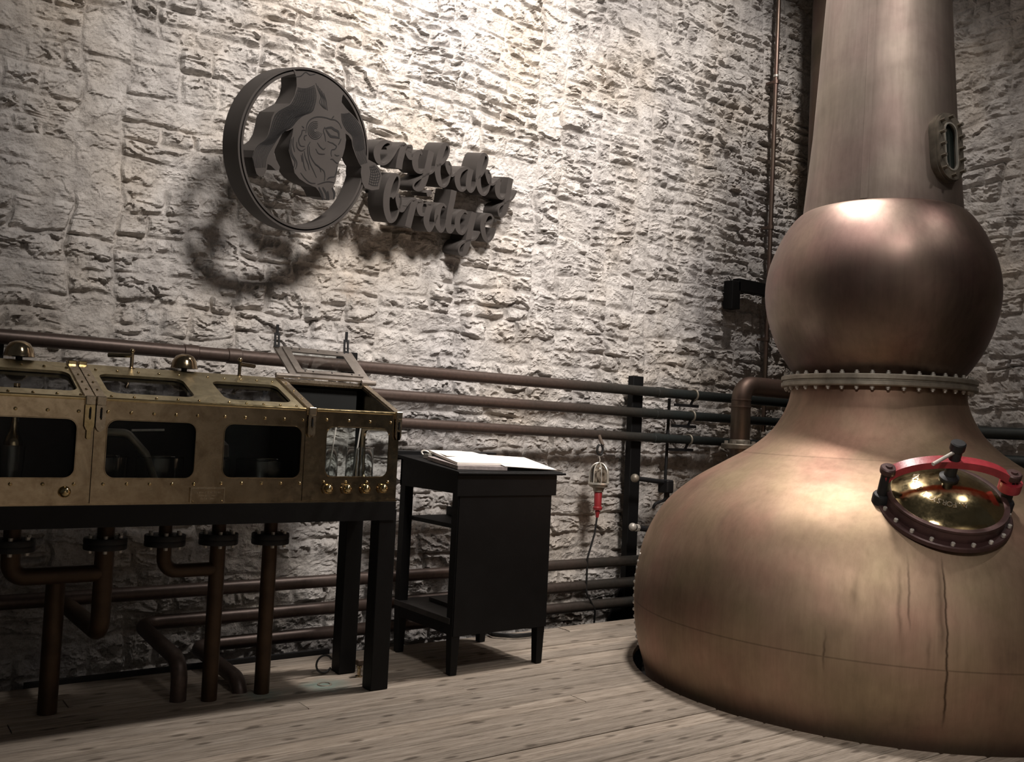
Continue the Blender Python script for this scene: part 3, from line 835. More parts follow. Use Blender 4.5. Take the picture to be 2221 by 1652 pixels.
# conduit
cd = thing('conduit', 'thin vertical copper conduit on the wall left of the still', 'conduit', (7.47, 5.88, 1.5))
MB().tube([(7.415, 5.85, 1.55), (7.425, 5.85, 4.0), (7.433, 5.85, 6.3)], 0.022, 14).build('tube', 'pipe_copper', cd)
for z in (2.45, 3.55, 5.0): 
    MB().lathe([(0.022, -0.02), (0.030, -0.018), (0.030, 0.018), (0.022, 0.02)], (7.416+0.005*(z-1.5), 5.85, z), seg=14).box(7.40, 7.43, 5.86, WY-0.02, z-0.012, z+0.012).build('saddle', 'pipe_copper', cd)
MB().lathe([(0.022, -0.012), (0.029, -0.01), (0.029, 0.01), (0.022, 0.012)], (7.430, 5.85, 5.06), seg=14).build('joint_ring', 'lamp_wire', cd)
# little sampling valves between post and still
v1 = thing('sampling_valve', 'small iron cock with round knob beside the post, upper one', 'valve', (5.82, 5.60, 1.08), 'cocks between the post and the still')
MB().ball((5.475, 5.60, 1.112), 0.036, 14, 8).build('knob', 'flange_metal', v1)
MB().tube([(5.49, 5.60, 1.11), (5.82, 5.60, 1.078)], 0.020, 10).build('spindle', 'black_iron', v1)
MB().box(5.80, 5.88, 5.54, 5.66, 0.99, 1.10, 0.01).build('valve_body', 'black_iron', v1)
MB().lathe([(0, 0), (0.030, 0), (0.030, 0.05), (0.02, 0.055), (0.02, 0.075), (0, 0.075)], (5.925, 5.60, 1.02), (0, 0, 1), 8).build('union_nut', 'bolt_steel', v1)
MB().tube(bend([(5.84, 5.60, 1.0), (5.84, 5.60, 0.93), (5.72, 5.60, 0.90), (5.72, 5.62, 0.86)], 0.03, 5), 0.013, 8).build('spout', 'black_iron', v1)
MB().tube(bend([(5.86, 5.64, 1.05), (6.085, 5.845, 1.05), (6.10, 5.845, 1.80)], 0.04, 5), 0.014, 10).build('riser', 'black_iron', v1)
v2 = thing('sampling_valve', 'small iron cock with bright knob beside the post, lower one', 'valve', (5.6, 5.60, 0.69), 'cocks between the post and the still')
MB().ball((5.472, 5.60, 0.712), 0.034, 14, 8).build('knob', 'bolt_steel', v2)
MB().tube([(5.49, 5.60, 0.708), (5.95, 5.60, 0.65)], 0.024, 10).build('spindle', 'black_iron', v2)
MB().tube([(5.90, 5.60, 0.655), (5.87, 5.60, 0.80), (5.86, 5.60, 1.0)], 0.02, 10).build('riser', 'black_iron', v2)
MB().lathe([(0, 0), (0.03, 0), (0.03, 0.03), (0, 0.03)], (5.505, 5.60, 0.706), (1, 0, -0.1), 8).build('union_nut', 'bolt_steel', v2)
# hanging inspection lamp
lx, ly = 5.135, 5.665
il = thing('inspection_lamp', 'caged hand lamp with red handle hanging from the lowest upper pipe', 'lamp', (lx, ly, 1.1))
MB().tube([(lx+0.03*math.sin(t), ly, 1.335+0.042*math.cos(t)) for t in [0.35+5.6*i/18 for i in range(19)]], 0.010, 8).build('hook', 'cable', il)
MB().tube([(lx+0.02, PY-0.035, 1.45), (lx+0.028, PY-0.055, 1.40), (lx+0.03, ly, 1.37)], 0.014, 8).build('sling', 'cork', il)
MB().tube([(lx-0.01, ly, 1.29), (lx+0.004, ly, 1.255), (lx, ly, 1.235)], 0.005, 6).build('link', 'bolt_steel', il)
MB().lathe([(0, 0.0), (0.066, 0.0), (0.066, 0.07), (0.058, 0.115), (0.035, 0.150), (0, 0.163)], (lx, ly, 1.068), seg=24).build('lamp_glass', 'lamp_glass', il)
cg = MB()
for k in range(4):
    a = PI*k/4 + 0.3
    cg.tube([(lx+0.078*math.cos(a)*math.cos(t), ly+0.078*math.sin(a)*math.cos(t), 1.145+0.085*math.sin(t)) for t in [PI*i/16 for i in range(17)]], 0.0045, 6)
    for s_ in (1, -1): cg.tube([(lx+s_*0.078*math.cos(a), ly+s_*0.078*math.sin(a), 1.145), (lx+s_*0.080*math.cos(a), ly+s_*0.080*math.sin(a), 1.066)], 0.0045, 6)
cg.build('cage', 'lamp_wire', il)
MB().lathe([(0.06, 0.0), (0.086, 0.0), (0.086, 0.014), (0.06, 0.016)], (lx, ly, 1.056), seg=24).build('collar', 'lamp_wire', il)
MB().lathe([(0, 0), (0.04, 0), (0.046, 0.03), (0.072, 0.04), (0.075, 0.062), (0, 0.062)], (lx, ly, 0.996), seg=20).build('socket', 'flange_metal', il)
MB().lathe([(0, 0), (0.034, 0), (0.038, 0.02), (0.030, 0.03), (0.032, 0.15), (0.026, 0.16), (0, 0.16)], (lx, ly, 0.85), seg=18).build('handle', 'red_plastic', il)
MB().lathe([(0, 0), (0.012, 0), (0.022, 0.055), (0, 0.06)], (lx, ly, 0.79), seg=12).build('strain_relief', 'red_plastic', il)
MB().tube(bend([(lx, ly, 0.80), (lx-0.02, ly, 0.66), (lx-0.085, ly, 0.47), (lx-0.085, ly, 0.20), (lx+0.02, ly, 0.05), (lx+0.06, ly+0.05, -0.1)], 0.1, 6), 0.008, 8).build('flex', 'cable', il)
cb = MB().tube([(4.18+0.22*math.cos(t)+0.01*math.sin(7*t), 5.44+0.16*math.sin(t), 0.012+0.007*(t/6.28)) for t in [i*0.28 for i in range(66)]], 0.009, 7).build('cable_coil', 'cable'); tag(cb, 'loose black cable coil on the boards behind the desk', 'cable')

for x, z0, lab in ((2.955, 1.79, 'black block bracket on the wall just right of the open lid'), (0.80, 1.62, 'black hanger under the uppermost pipe at the left edge')):
    o = thing('pipe_bracket', lab, 'bracket', (x, 5.86, z0))
    MB().box(x-0.035, x+0.035, 5.80, 5.90, z0 if x > 2 else 1.60, z0+0.155 if x > 2 else 1.815, 0.004).build('block', 'black_paint', o)
    MB().box(x-0.10, x+0.02, 5.835, 5.855, z0+0.10, z0+0.125).build('strap', 'black_paint', o)
# ------------------------------------------------------------------ spirit safe on its black table
SX0, SX1, SF, SB = 0.47, 2.67, 4.63, 5.10
Z0, Z1, Z2 = 1.043, 1.530, 1.706
safe = thing('spirit_safe', 'long brass spirit safe with glazed windows, hinged lid open at its right end', 'spirit safe', ((SX0+SX1)/2, SF, Z0))
ES = Vector((0, SB-SF-0.01, Z2-Z1)); SL = ES.length; ES.normalize(); NS = Vector((0, -ES.z, ES.y))
bays = [(0.470, 1.0565, 0.600, 0.985, 1.166, 1.435), (1.0600, 1.600, 1.115, 1.530, 1.166, 1.4375), (1.600, 2.102, 1.670, 2.086, 1.170, 1.440), (2.106, 2.670, 2.226, 2.612, 1.178, 1.446)]
for i, (x0, x1, hx0, hx1, hz0, hz1) in enumerate(bays):
    mb = MB().frame_plate((x0, SF, Z0), (1, 0, 0), (0, 0, 1), x1-x0, Z1-Z0, (hx0-x0, hx1-x0, hz0-Z0, hz1-Z0), 0.045, (0, 0.014, 0))
    fp = mb.build('front_panel', 'brass', safe)
    mb = MB().box(hx0-0.02, hx1+0.02, SF+0.016, SF+0.020, hz0-0.02, hz1+0.02); mb.build('window_pane', 'pane_glass', fp, smooth=False)
    mb = MB()
    # thin bright bead round the opening
    pts = []
    for cx, cz, a0 in ((hx1-0.045, hz1-0.045, 0), (hx0+0.045, hz1-0.045, 90), (hx0+0.045, hz0+0.045, 180), (hx1-0.045, hz0+0.045, 270)):
        for k in range(7):
            a = math.radians(a0+15*k); pts.append((cx+0.045*math.cos(a), SF-0.0005, cz+0.045*math.sin(a)))
    mb.tube(pts, 0.0028, 6, closed=True).build('window_bead', 'brass', fp)
    for row, zz in ((0, hz1+0.036), (1, hz0-0.027)):
        k = 5 if i in (1, 2) else 4
        for q in range(k):
            x = hx0 - 0.002 + (hx1-hx0+0.004)*q/(k-1)
            if q == 0 and row == 0 and i == 0 and k == 4: pass
            MB().ball((x, SF-0.001, zz), 0.0085, 10, 6).build('screw', 'bright_brass', fp)
    # roof
    if i < 3:
        O = Vector((x0, SF, Z1))
        wx0 = (hx0 if i == 0 else (1.135 if i == 1 else 1.700))-x0; wx1 = (1.000 if i == 0 else (1.548 if i == 1 else 2.100-0.035))-x0
        mb = MB().frame_plate(O, (1, 0, 0), ES, x1-x0, SL, (wx0, wx1, 0.095, 0.365), 0.05, -NS*0.014)
        rp = mb.build('roof_panel', 'lit_roof_brass', safe)
        A_ = O + ES*0.075 - NS*0.018
        MB().add([A_+Vector((wx0-0.02, 0, 0)), A_+Vector((wx1+0.02, 0, 0)), A_+Vector((wx1+0.02, 0, 0))+ES*0.31, A_+Vector((wx0-0.02, 0, 0))+ES*0.31,
                  A_+Vector((wx0-0.02, 0, 0))-NS*0.004, A_+Vector((wx1+0.02, 0, 0))-NS*0.004, A_+Vector((wx1+0.02, 0, 0))+ES*0.31-NS*0.004, A_+Vector((wx0-0.02, 0, 0))+ES*0.31-NS*0.004],
                 [(0,1,2,3),(7,6,5,4),(0,4,5,1),(1,5,6,2),(2,6,7,3),(3,7,4,0)]).build('roof_pane', 'dirty_glass', rp, smooth=False)
        for s_ in (0.045, 0.415):
            for q in range(5):
                p = O + Vector((wx0+(wx1-wx0)*q/4, 0, 0)) + ES*s_ + NS*0.001
                MB().ball(p, 0.0075, 8, 6).build('screw', 'bright_brass', rp)
    else:
        O = Vector((x0, SF, Z1))
        mb = MB().frame_plate(O, (1, 0, 0), ES, x1-x0, SL, (0.045, x1-x0-0.035, 0.018, SL-0.055), 0.004, -NS*0.014, n=2)
        mb.build('roof_rim', 'pale_brass', safe)
# rounded front edge moulding and bottom lip
MB().tube([(SX0, SF+0.004, Z1+0.002), (1.018, SF+0.004, Z1+0.002)], 0.0095, 10).tube([(1.104, SF+0.004, Z1+0.002), (2.10, SF+0.004, Z1+0.002)], 0.0095, 10).tube([(2.165, SF+0.004, Z1+0.002), (SX1, SF+0.004, Z1+0.002)], 0.0095, 10).build('edge_moulding', 'bright_brass', safe)
MB().box(SX0-0.004, SX1+0.003, SF-0.010, SB+0.004, Z0-0.001, Z0+0.008).build('bottom_lip', 'brass', safe)
# back, ends, partitions
bk = MB().box(SX0, 2.106, SB-0.012, SB, Z0+0.008, 1.49).box(2.12, SX1, SB-0.012, SB, 1.49, 1.665)
bk.box(2.106, 2.40, SB-0.012, SB, Z0+0.008, 1.49).box(2.64, SX1, SB-0.012, SB, Z0+0.008, 1.49).box(2.40, 2.64, SB-0.012, SB, Z0+0.008, 1.13).box(SX0, SX1, SB-0.012, SB, 1.66, Z2-0.012)
for x in (0.47, 1.03, 1.58, 2.09, 2.63): bk.box(x, x+0.04, SB-0.012, SB, 1.49, 1.66)
bk.build('back_panel', 'dark_panel', safe, smooth=False)
for x0, x1 in ((0.51, 1.03), (1.07, 1.58), (1.62, 2.09)):
    MB().box(x0, x1, SB-0.008, SB-0.004, 1.49, 1.66).build('back_pane', 'dirty_glass', safe, smooth=False)
MB().box(2.40, 2.64, SB-0.008, SB-0.004, 1.13, 1.49).build('back_pane', 'pane_glass', safe, smooth=False)
endp = [(SF+0.014, Z0+0.008), (SB-0.012, Z0+0.008), (SB-0.012, Z2-0.02), (SF+0.014, Z1-0.012)]
MB().prism(endp, 0, SX0, SX0+0.012).build('end_panel', 'brass', safe, smooth=False)
mb = MB().frame_plate((SX1, SF+0.014, Z0+0.008), (0, 1, 0), (0, 0, 1), SB-SF-0.026, Z1-Z0-0.022, (0.06, 0.38, 0.10, 0.38), 0.04, (-0.012, 0, 0))
mb.prism([(SF+0.014, Z1-0.014), (SB-0.012, Z1-0.014), (SB-0.012, Z2-0.02)], 0, SX1-0.012, SX1)
mb.build('end_panel', 'brass', safe, smooth=False)
for x in (1.053, 2.100): MB().prism(endp, 0, x, x+0.006).build('partition', 'dark_panel', safe, smooth=False)
MB().box(SX0+0.01, SX1-0.01, SF+0.02, SB-0.014, Z0+0.009, Z0+0.02).build('drip_tray', 'dark_panel', safe, smooth=False)
# flat straps down the roof with hasps hanging over the front edge
def strap(x0, x1, drop, bright):
    m_ = 'bright_brass' if bright else 'pale_brass'
    A_ = Vector((0, SF, Z1))
    n0 = NS*0.001; n1 = NS*0.010
    v = []
    for s_ in (0.0, SL+0.01):
        for x in (x0, x1):
            for q in (n0, n1): v.append(Vector((x, 0, 0)) + A_ + ES*s_ + q)
    st_ = MB().add(v, [(0,1,3,2),(4,6,7,5),(0,4,5,1),(2,3,7,6),(1,5,7,3),(0,2,6,4)]).build('roof_strap', 'pale_brass', safe, smooth=False)
    MB().box(x0-0.001, x1+0.001, SF-0.022, SF+0.012, Z1-0.028, Z1+0.014, 0.003).build('hasp_knuckle', 'pale_brass', st_)
    w_ = x1-x0; xm = (x0+x1)/2
    mb = MB().frame_plate((x0, SF-0.018, Z1-0.125), (1, 0, 0), (0, 0, 1), w_, 0.097, (w_*0.38, w_*0.62, 0.03, 0.088), 0.004, (0, 0.008, 0), n=2)
    mb.prism([(x0, Z1-0.125), (x1, Z1-0.125), (x1-0.008, Z1-0.142), (xm+0.009, Z1-0.145), (xm+0.009, Z1-drop+0.006), (xm+0.004, Z1-drop), (xm-0.004, Z1-drop), (xm-0.009, Z1-drop+0.006), (xm-0.009, Z1-0.145), (x0+0.008, Z1-0.142)], 1, SF-0.018, SF-0.010)
    mb.build('hasp', m_, st_, smooth=False)
    MB().box(xm-0.003, xm+0.003, SF-0.026, SF, Z1-0.088, Z1-0.044).build('staple', 'black_iron', st_)
strap(1.012, 1.054, 0.185, True); strap(1.060, 1.102, 0.150, False); strap(2.112, 2.152, 0.135, False)
strap(2.640, 2.676, 0.10, False)
for x in (1.033, 1.081):
    A_ = Vector((x, SF, Z1)) + ES*(SL-0.01) + NS*0.012
    MB().box(x-0.020, x+0.020, A_.y-0.03, A_.y+0.02, A_.z-0.02, A_.z+0.006, 0.004).build('strap_hinge', 'bright_brass', safe)
    for s_ in (0.10, 0.2, 0.3): MB().ball(Vector((x, SF, Z1))+ES*s_+NS*0.010, 0.006, 8, 6).build('screw', 'bright_brass', safe)
for s_ in (0.14, 0.26, 0.38): MB().ball(Vector((2.13, SF, Z1))+ES*s_+NS*0.010, 0.006, 8, 6).build('screw', 'bright_brass', safe)
# the open lid leaning back over the pipe
LB0 = Vector((2.194, 5.06, 1.722)); LT0 = Vector((2.194, 5.345, 1.908)); lw = 2.708-2.194
el = (LT0-LB0); ll = el.length; el.normalize(); nl = Vector((1, 0, 0)).cross(el)
if nl.z < 0: nl = -nl
lid = MB().frame_plate(LB0, (1, 0, 0), el, lw, ll, (0.055, lw-0.050, 0.055, ll-0.05), 0.004, -nl*0.012, n=2).build('lid_frame', 'frame_metal', safe, smooth=False)
O = LB0 + nl*0.001
MB().frame_plate(O+el*0.035+Vector((0.045, 0, 0)), (1, 0, 0), el, lw-0.085, ll-0.055, (0.042, lw-0.13, 0.03, ll-0.105), 0.006, nl*0.008, n=2).build('glazing_bead', 'frame_metal', lid, smooth=False)
A_ = LB0 + Vector((0.05, 0, 0)) + el*0.05 - nl*0.004
B_ = Vector((lw-0.095, 0, 0)); C_ = el*(ll-0.095); D_ = -nl*0.004
MB().add([A_, A_+B_, A_+B_+C_, A_+C_, A_+D_, A_+B_+D_, A_+B_+C_+D_, A_+C_+D_], [(0,1,2,3),(7,6,5,4),(0,4,5,1),(1,5,6,2),(2,6,7,3),(3,7,4,0)]).build('lid_pane', 'pane_glass', lid, smooth=False)
for s_ in (0.05, ll-0.035):
    for q in (0.10, 0.15, 0.27, 0.40, 0.45):
        MB().ball(LB0+Vector((q, 0, 0))+el*s_+nl*0.008, 0.006, 8, 6).build('screw', 'black_iron', lid)
for x in (2.20, 2.655):
    T_ = Vector((x, LT0.y, LT0.z))
    mb = MB().frame_plate(T_+Vector((-0.012, -0.03, -0.01)), (1, 0, 0), (0, 0.1, 1), 0.034, 0.085, (0.011, 0.023, 0.015, 0.07), 0.003, (0, 0.008, 0), n=2)
    mb.box(x-0.003, x+0.013, T_.y-0.022, T_.y-0.014, T_.z+0.07, T_.z+0.125)
    mb.build('lid_hasp', 'black_iron', lid, smooth=False)
MB().cyl((2.10, 5.06, 1.722), (2.245, 5.06, 1.722), 0.014, 10).build('lid_hinge', 'frame_metal', safe)
MB().cyl((2.64, 5.06, 1.712), (2.735, 5.06, 1.712), 0.016, 10).build('lid_hinge', 'frame_metal', safe)
# cap nuts on the right bay, single one on the left
for x, z in ((2.249, 1.115), (2.361, 1.115), (2.475, 1.114), (2.582, 1.116), (0.949, 1.104)):
    k = MB().lathe([(0, 0.040), (0.010, 0.038), (0.020, 0.030), (0.026, 0.016), (0.027, 0.0)], (x, SF, z), (0, -1, 0), 20).build('cap_nut', 'bright_brass', safe)
    if z > 1.11:
        for s_ in (-1, 1):
            MB().tube([(x+s_*0.030*math.cos(a), SF-0.006, z+0.030*math.sin(a)) for a in [-0.9+0.2*i for i in range(10)]], 0.006, 6).build('nut_guard', 'brass', k)
# plaque
pl = MB().box(1.520, 1.682, SF-0.010, SF, 1.050, 1.119).build('plaque', 'brass', safe, smooth=False)
MB().box(1.516, 1.686, SF-0.014, SF, 1.116, 1.123).box(1.516, 1.5205, SF-0.013, SF, 1.048, 1.118).box(1.6815, 1.686, SF-0.013, SF, 1.048, 1.118).build('plaque_rim', 'pale_brass', pl, smooth=False)
for x in (1.529, 1.674): MB().ball((x, SF-0.010, 1.056), 0.0045, 8, 6).build('screw', 'bright_brass', pl)
mb = MB(); random.seed(3)
for z, xa, xb in ((1.098, 1.533, 1.670), (1.083, 1.556, 1.648), (1.068, 1.566, 1.636)):
    x = xa
    while x < xb:
        w_ = random.uniform(0.0025, 0.006); mb.box(x, min(x+w_, xb), SF-0.0112, SF-0.009, z-0.0045, z+0.0045); x += w_+random.choice((0.0016, 0.0016, 0.004))
o = mb.build('worn_lettering', 'pale_brass', pl, smooth=False); o['kind'] = 'stuff'
# bells and swivel handles along the ridge
for x, lab in ((0.805, ''), (1.605, '')):
    MB().lathe([(0, 0.078), (0.02, 0.077), (0.045, 0.066), (0.062, 0.040), (0.068, 0.012), (0.071, 0.0), (0.060, 0.0), (0.04, 0.03), (0, 0.04)], (x, SB+0.02, 1.722), seg=28).build('bell', 'brass', safe)
    MB().cyl((x, SB+0.02, 1.66), (x, SB+0.02, 1.75), 0.016, 10).box(x-0.02, x+0.02, SB-0.01, SB+0.04, 1.65, 1.668).build('bell_stem', 'black_iron', safe)
for x in (1.325, 1.90):
    h = MB().cyl((x, SB-0.01, 1.675), (x, SB-0.01, 1.785), 0.0095, 10).ball((x, SB-0.01, 1.792), 0.013, 10, 6).lathe([(0.02, 0), (0.02, 0.012), (0.01, 0.016)], (x, SB-0.01, 1.692), seg=12).build('vent_pipe', 'brass', safe)
    dx = -0.10 if x < 1.5 else 0.11
    MB().tube([(x, SB-0.01, 1.768), (x+dx, SB+0.06, 1.765)], 0.012, 10).build('side_arm', 'brass', h)
# glassware inside
def glassware(name, label, prof, loc, seg=36, group=None, cat='glass', mat='clear_glass'):
    o = MB().lathe(prof, loc, seg=seg).build(name, mat); tag(o, label, cat, group); return o
def bowl(r, h, t=0.004): return [(0, 0), (r*0.75, 0), (r*0.95, h*0.12), (r, h*0.3), (r, h), (r+0.004, h+0.004), (r-t, h+0.003), (r-t, h*0.32), (r*0.9-t, h*0.16), (0, 0.006)]
fz = Z0+0.021
glassware('glass_bowl', 'round glass bowl at the left of the second brass window', bowl(0.115, 0.19), (1.16, 4.86, fz), group='receiving bowls in the brass case', cat='bowl')
glassware('glass_bowl', 'round glass bowl below the tipped spout in the second window', bowl(0.115, 0.19), (1.435, 4.87, fz), group='receiving bowls in the brass case', cat='bowl')
glassware('glass_bowl', 'small glass bowl at the left edge of the third window', bowl(0.085, 0.185), (1.72, 4.90, fz), group='receiving bowls in the brass case', cat='bowl')
glassware('glass_bowl', 'broad glass bowl filling the third brass window', bowl(0.150, 0.185), (1.985, 4.86, fz), group='receiving bowls in the brass case', cat='bowl')
for x, yv, lab in ((2.36, 4.83, 'tall glass hydrometer jar, left one in the last brass window'), (2.50, 4.85, 'tall glass hydrometer jar, middle one in the last window'), (2.60, 4.86, 'tall glass hydrometer jar, right one at the end window')):
    glassware('hydrometer_jar', lab, [(0, 0), (0.045, 0), (0.047, 0.008), (0.038, 0.016), (0.036, 0.26), (0.040, 0.268), (0.033, 0.268), (0.032, 0.02), (0, 0.018)], (x, yv, fz), 24, 'hydrometer jars in the brass case', 'jar')
for x, yv, lab in ((2.335, 4.81, 'thin white thermometer rod leaning in the left hydrometer jar'), (2.515, 4.86, 'thin white thermometer rod standing in the middle hydrometer jar')):
    o = MB().tube([(x, yv, fz+0.10), (x+0.045, yv+0.012, fz+0.43)], 0.0045, 8).ball((x, yv, fz+0.10), 0.008, 8, 6).build('thermometer', 'paper'); tag(o, lab, 'thermometer', 'thermometers in the brass case')
bt = thing('sample_bottle', 'ribbed glass cylinder under a brass onion-shaped hood in the leftmost window', 'bottle', (0.755, 4.80, fz))
MB().lathe([(0, 0), (0.040, 0), (0.047, 0.06), (0.052, 0.16), (0.052, 0.235), (0.048, 0.235), (0.046, 0.15), (0.036, 0.008), (0, 0.008)], (0.755, 4.80, fz), seg=32).build('cylinder', 'clear_glass', bt)
MB().lathe([(0.018, 0.345), (0.020, 0.30), (0.032, 0.275), (0.041, 0.25), (0.041, 0.238), (0, 0.238)], (0.755, 4.80, fz), seg=28).build('hood', 'brass', bt)
MB().cyl((0.755, 4.80, fz+0.34), (0.755, 4.80, Z1+0.055), 0.014, 12).build('feed_pipe', 'brass', bt)
sp = thing('swing_spout', 'dark metal spout tipping into the bowl behind the second window', 'spout', (1.33, 4.86, 1.40))
MB().tube(bend([(1.06, 4.90, 1.372), (1.27, 4.88, 1.372), (1.36, 4.86, 1.27), (1.42, 4.86, 1.11)], 0.05, 6), 0.02, 12).build('pipe', 'flange_metal', sp)
MB().tube([(1.29, 4.88, 1.385), (1.46, 4.92, 1.392)], 0.006, 8).build('lever', 'bolt_steel', sp)
sp2 = thing('spirit_funnel', 'small dark hooded funnel over the bowl in the third window', 'funnel', (1.72, 4.90, 1.3))
MB().lathe([(0.02, 0.12), (0.03, 0.10), (0.07, 0.06), (0.075, 0.0), (0.07, 0.0), (0.065, 0.05), (0.02, 0.09)], (1.72, 4.90, 1.265), seg=24).cyl((1.72, 4.90, 1.37), (1.72, 4.90, 1.62), 0.02, 12).build('hood', 'frame_metal', sp2)

# black table that carries the safe
tb = thing('safe_table', 'long black-painted table carrying the brass spirit safe', 'table', (1.4, 4.62, 0))
MB().box(0.22, 2.665, 4.612, 5.125, 1.000, 1.0415).build('tabletop', 'black_paint', tb, smooth=False)
MB().box(0.22, 2.662, 4.612, 4.66, 0.940, 1.0).build('apron', 'black_paint', tb, smooth=False)
MB().box(0.22, 2.662, 5.075, 5.12, 0.940, 1.0).build('apron', 'black_paint', tb, smooth=False)
MB().box(2.615, 2.662, 4.66, 5.075, 0.940, 1.0).build('apron', 'black_paint', tb, smooth=False)
for x, yv in ((2.574, 4.628), (2.574, 5.015), (0.26, 4.628), (0.26, 5.015)):
    MB().box(x, x+0.108, yv, yv+0.10, 0.001, 1.0, 0.003).build('leg', 'black_paint', tb)
# flanged tail pipes under the table
def tail(lab, path, r, fx, fy, fzv):
    o = thing('tail_pipe', lab, 'pipe', (fx, fy, fzv), 'tail pipes under the table')
    MB().tube(bend(path, 0.07, 7), r, 18).build('pipe', 'tail_copper', o)
    f_ = MB().lathe([(r, -0.03), (0.098, -0.03), (0.10, -0.026), (0.10, -0.006), (0.098, -0.002), (0.10, 0.002), (0.10, 0.022), (0.098, 0.026), (r, 0.026)], (fx, fy, fzv), seg=32).build('flange', 'black_iron', o)
    for k in range(6):
        a = 2*PI*k/6+0.3
        MB().cyl((fx+0.078*math.cos(a), fy+0.078*math.sin(a), fzv-0.045), (fx+0.078*math.cos(a), fy+0.078*math.sin(a), fzv+0.04), 0.010, 6).build('bolt', 'bolt_steel', f_)
    MB().cyl((fx, fy, fzv+0.02), (fx, fy, 1.0), r*0.9, 16).build('stub', 'tail_copper', o)
TY = 4.87
tail('tail pipe at the far left, running level across to its neighbour', [(0.79, TY, 0.86), (0.79, TY, 0.69), (1.19, TY, 0.69)], 0.042, 0.79, TY, 0.84)
tail('second tail pipe from the left, turning back towards the wall', [(1.20, TY, 0.86), (1.20, TY, 0.40), (1.20, 5.60, 0.40)], 0.045, 1.20, TY, 0.835)
tail('middle tail pipe, short with an elbow to the right', [(1.485, TY, 0.86), (1.485, TY, 0.68), (1.75, TY, 0.68)], 0.036, 1.485, TY, 0.84)
tail('fourth tail pipe from the left, straight with a soldered joint', [(1.76, TY, 0.86), (1.76, TY, -0.2)], 0.040, 1.76, TY, 0.838)
tail('tail pipe nearest the right table legs, straight to the floor', [(2.045, TY, 0.86), (2.045, TY, -0.2)], 0.040, 2.045, TY, 0.83)
o = MB().tube([(1.02, 5.02, 0.70), (1.02, 5.02, -0.2)], 0.045, 18).build('drain_pipe', 'tail_copper'); tag(o, 'upright brown drain pipe standing on the boards at the far left under the table', 'pipe')

# ------------------------------------------------------------------ writing desk
dk = thing('writing_desk', 'tall black standing desk with sloping top and open left side', 'desk', (3.49, 5.0, 0))
MB().box(3.140, 3.846, 4.684, 4.70, 0.232, 1.10).build('front_panel', 'black_paint', dk, smooth=False)
MB().box(3.112, 3.876, 4.672, 4.697, 1.062, 1.190, 0.003).build('front_apron', 'black_paint', dk)
MB().prism([(4.697, 1.075), (5.38, 1.075), (5.38, 1.25), (4.697, 1.19)], 0, 3.130, 3.152).build('side_apron', 'black_paint', dk, smooth=False)
MB().prism([(4.697, 1.075), (5.38, 1.075), (5.38, 1.25), (4.697, 1.19)], 0, 3.826, 3.848).build('side_apron', 'black_paint', dk, smooth=False)
MB().box(3.13, 3.848, 5.36, 5.38, 1.075, 1.25).build('back_apron', 'black_paint', dk, smooth=False)
for x in (3.133, 3.780):
    for yv in (4.69, 5.315):
        w_ = 0.062; y2 = yv+w_
        V = [(x+0.008, yv+0.006, 0.002), (x+w_-0.010, yv+0.006, 0.002), (x+w_-0.010, y2-0.008, 0.002), (x+0.008, y2-0.008, 0.002),
             (x, yv, 0.30), (x+w_, yv, 0.30), (x+w_, y2, 0.30), (x, y2, 0.30), (x, yv, 1.10), (x+w_, yv, 1.10), (x+w_, y2, 1.10), (x, y2, 1.10)]
        F = [(3,2,1,0), (8,9,10,11)]
        for a in (0, 4): F += [(a+i, a+(i+1) % 4, a+4+(i+1) % 4, a+4+i) for i in range(4)]
        MB().add(V, F).build('leg', 'black_paint', dk, smooth=False)
MB().box(3.128, 3.84, 4.715, 5.375, 0.300, 0.335, 0.002).build('lower_shelf', 'worn_wood', dk)
MB().box(3.135, 3.155, 4.75, 5.32, 0.235, 0.300).build('side_rail', 'black_paint', dk, smooth=False)
MB().box(3.16, 3.84, 4.72, 5.30, 0.86, 0.885).box(3.45, 3.84, 4.72, 5.30, 0.885, 0.94).build('inner_shelf', 'black_paint', dk, smooth=False)
sl = Vector((0, 0.72, 0.062)).normalized()
tp = [(4.655, 1.191), (5.385, 1.254), (5.385, 1.274), (4.655, 1.211)]
MB().prism(tp, 0, 3.098, 3.905).build('sloping_top', 'black_paint', dk, smooth=False)
MB().box(3.098, 3.905, 5.385, 5.475, 1.240, 1.300, 0.003).build('back_ledge', 'black_paint', dk)
MB().cyl((3.10, 4.650, 1.200), (3.925, 4.650, 1.200), 0.0075, 10).build('pencil_stop', 'black_paint', dk)
def DZ(yv): return 1.2125 + (yv-4.655)*0.0863
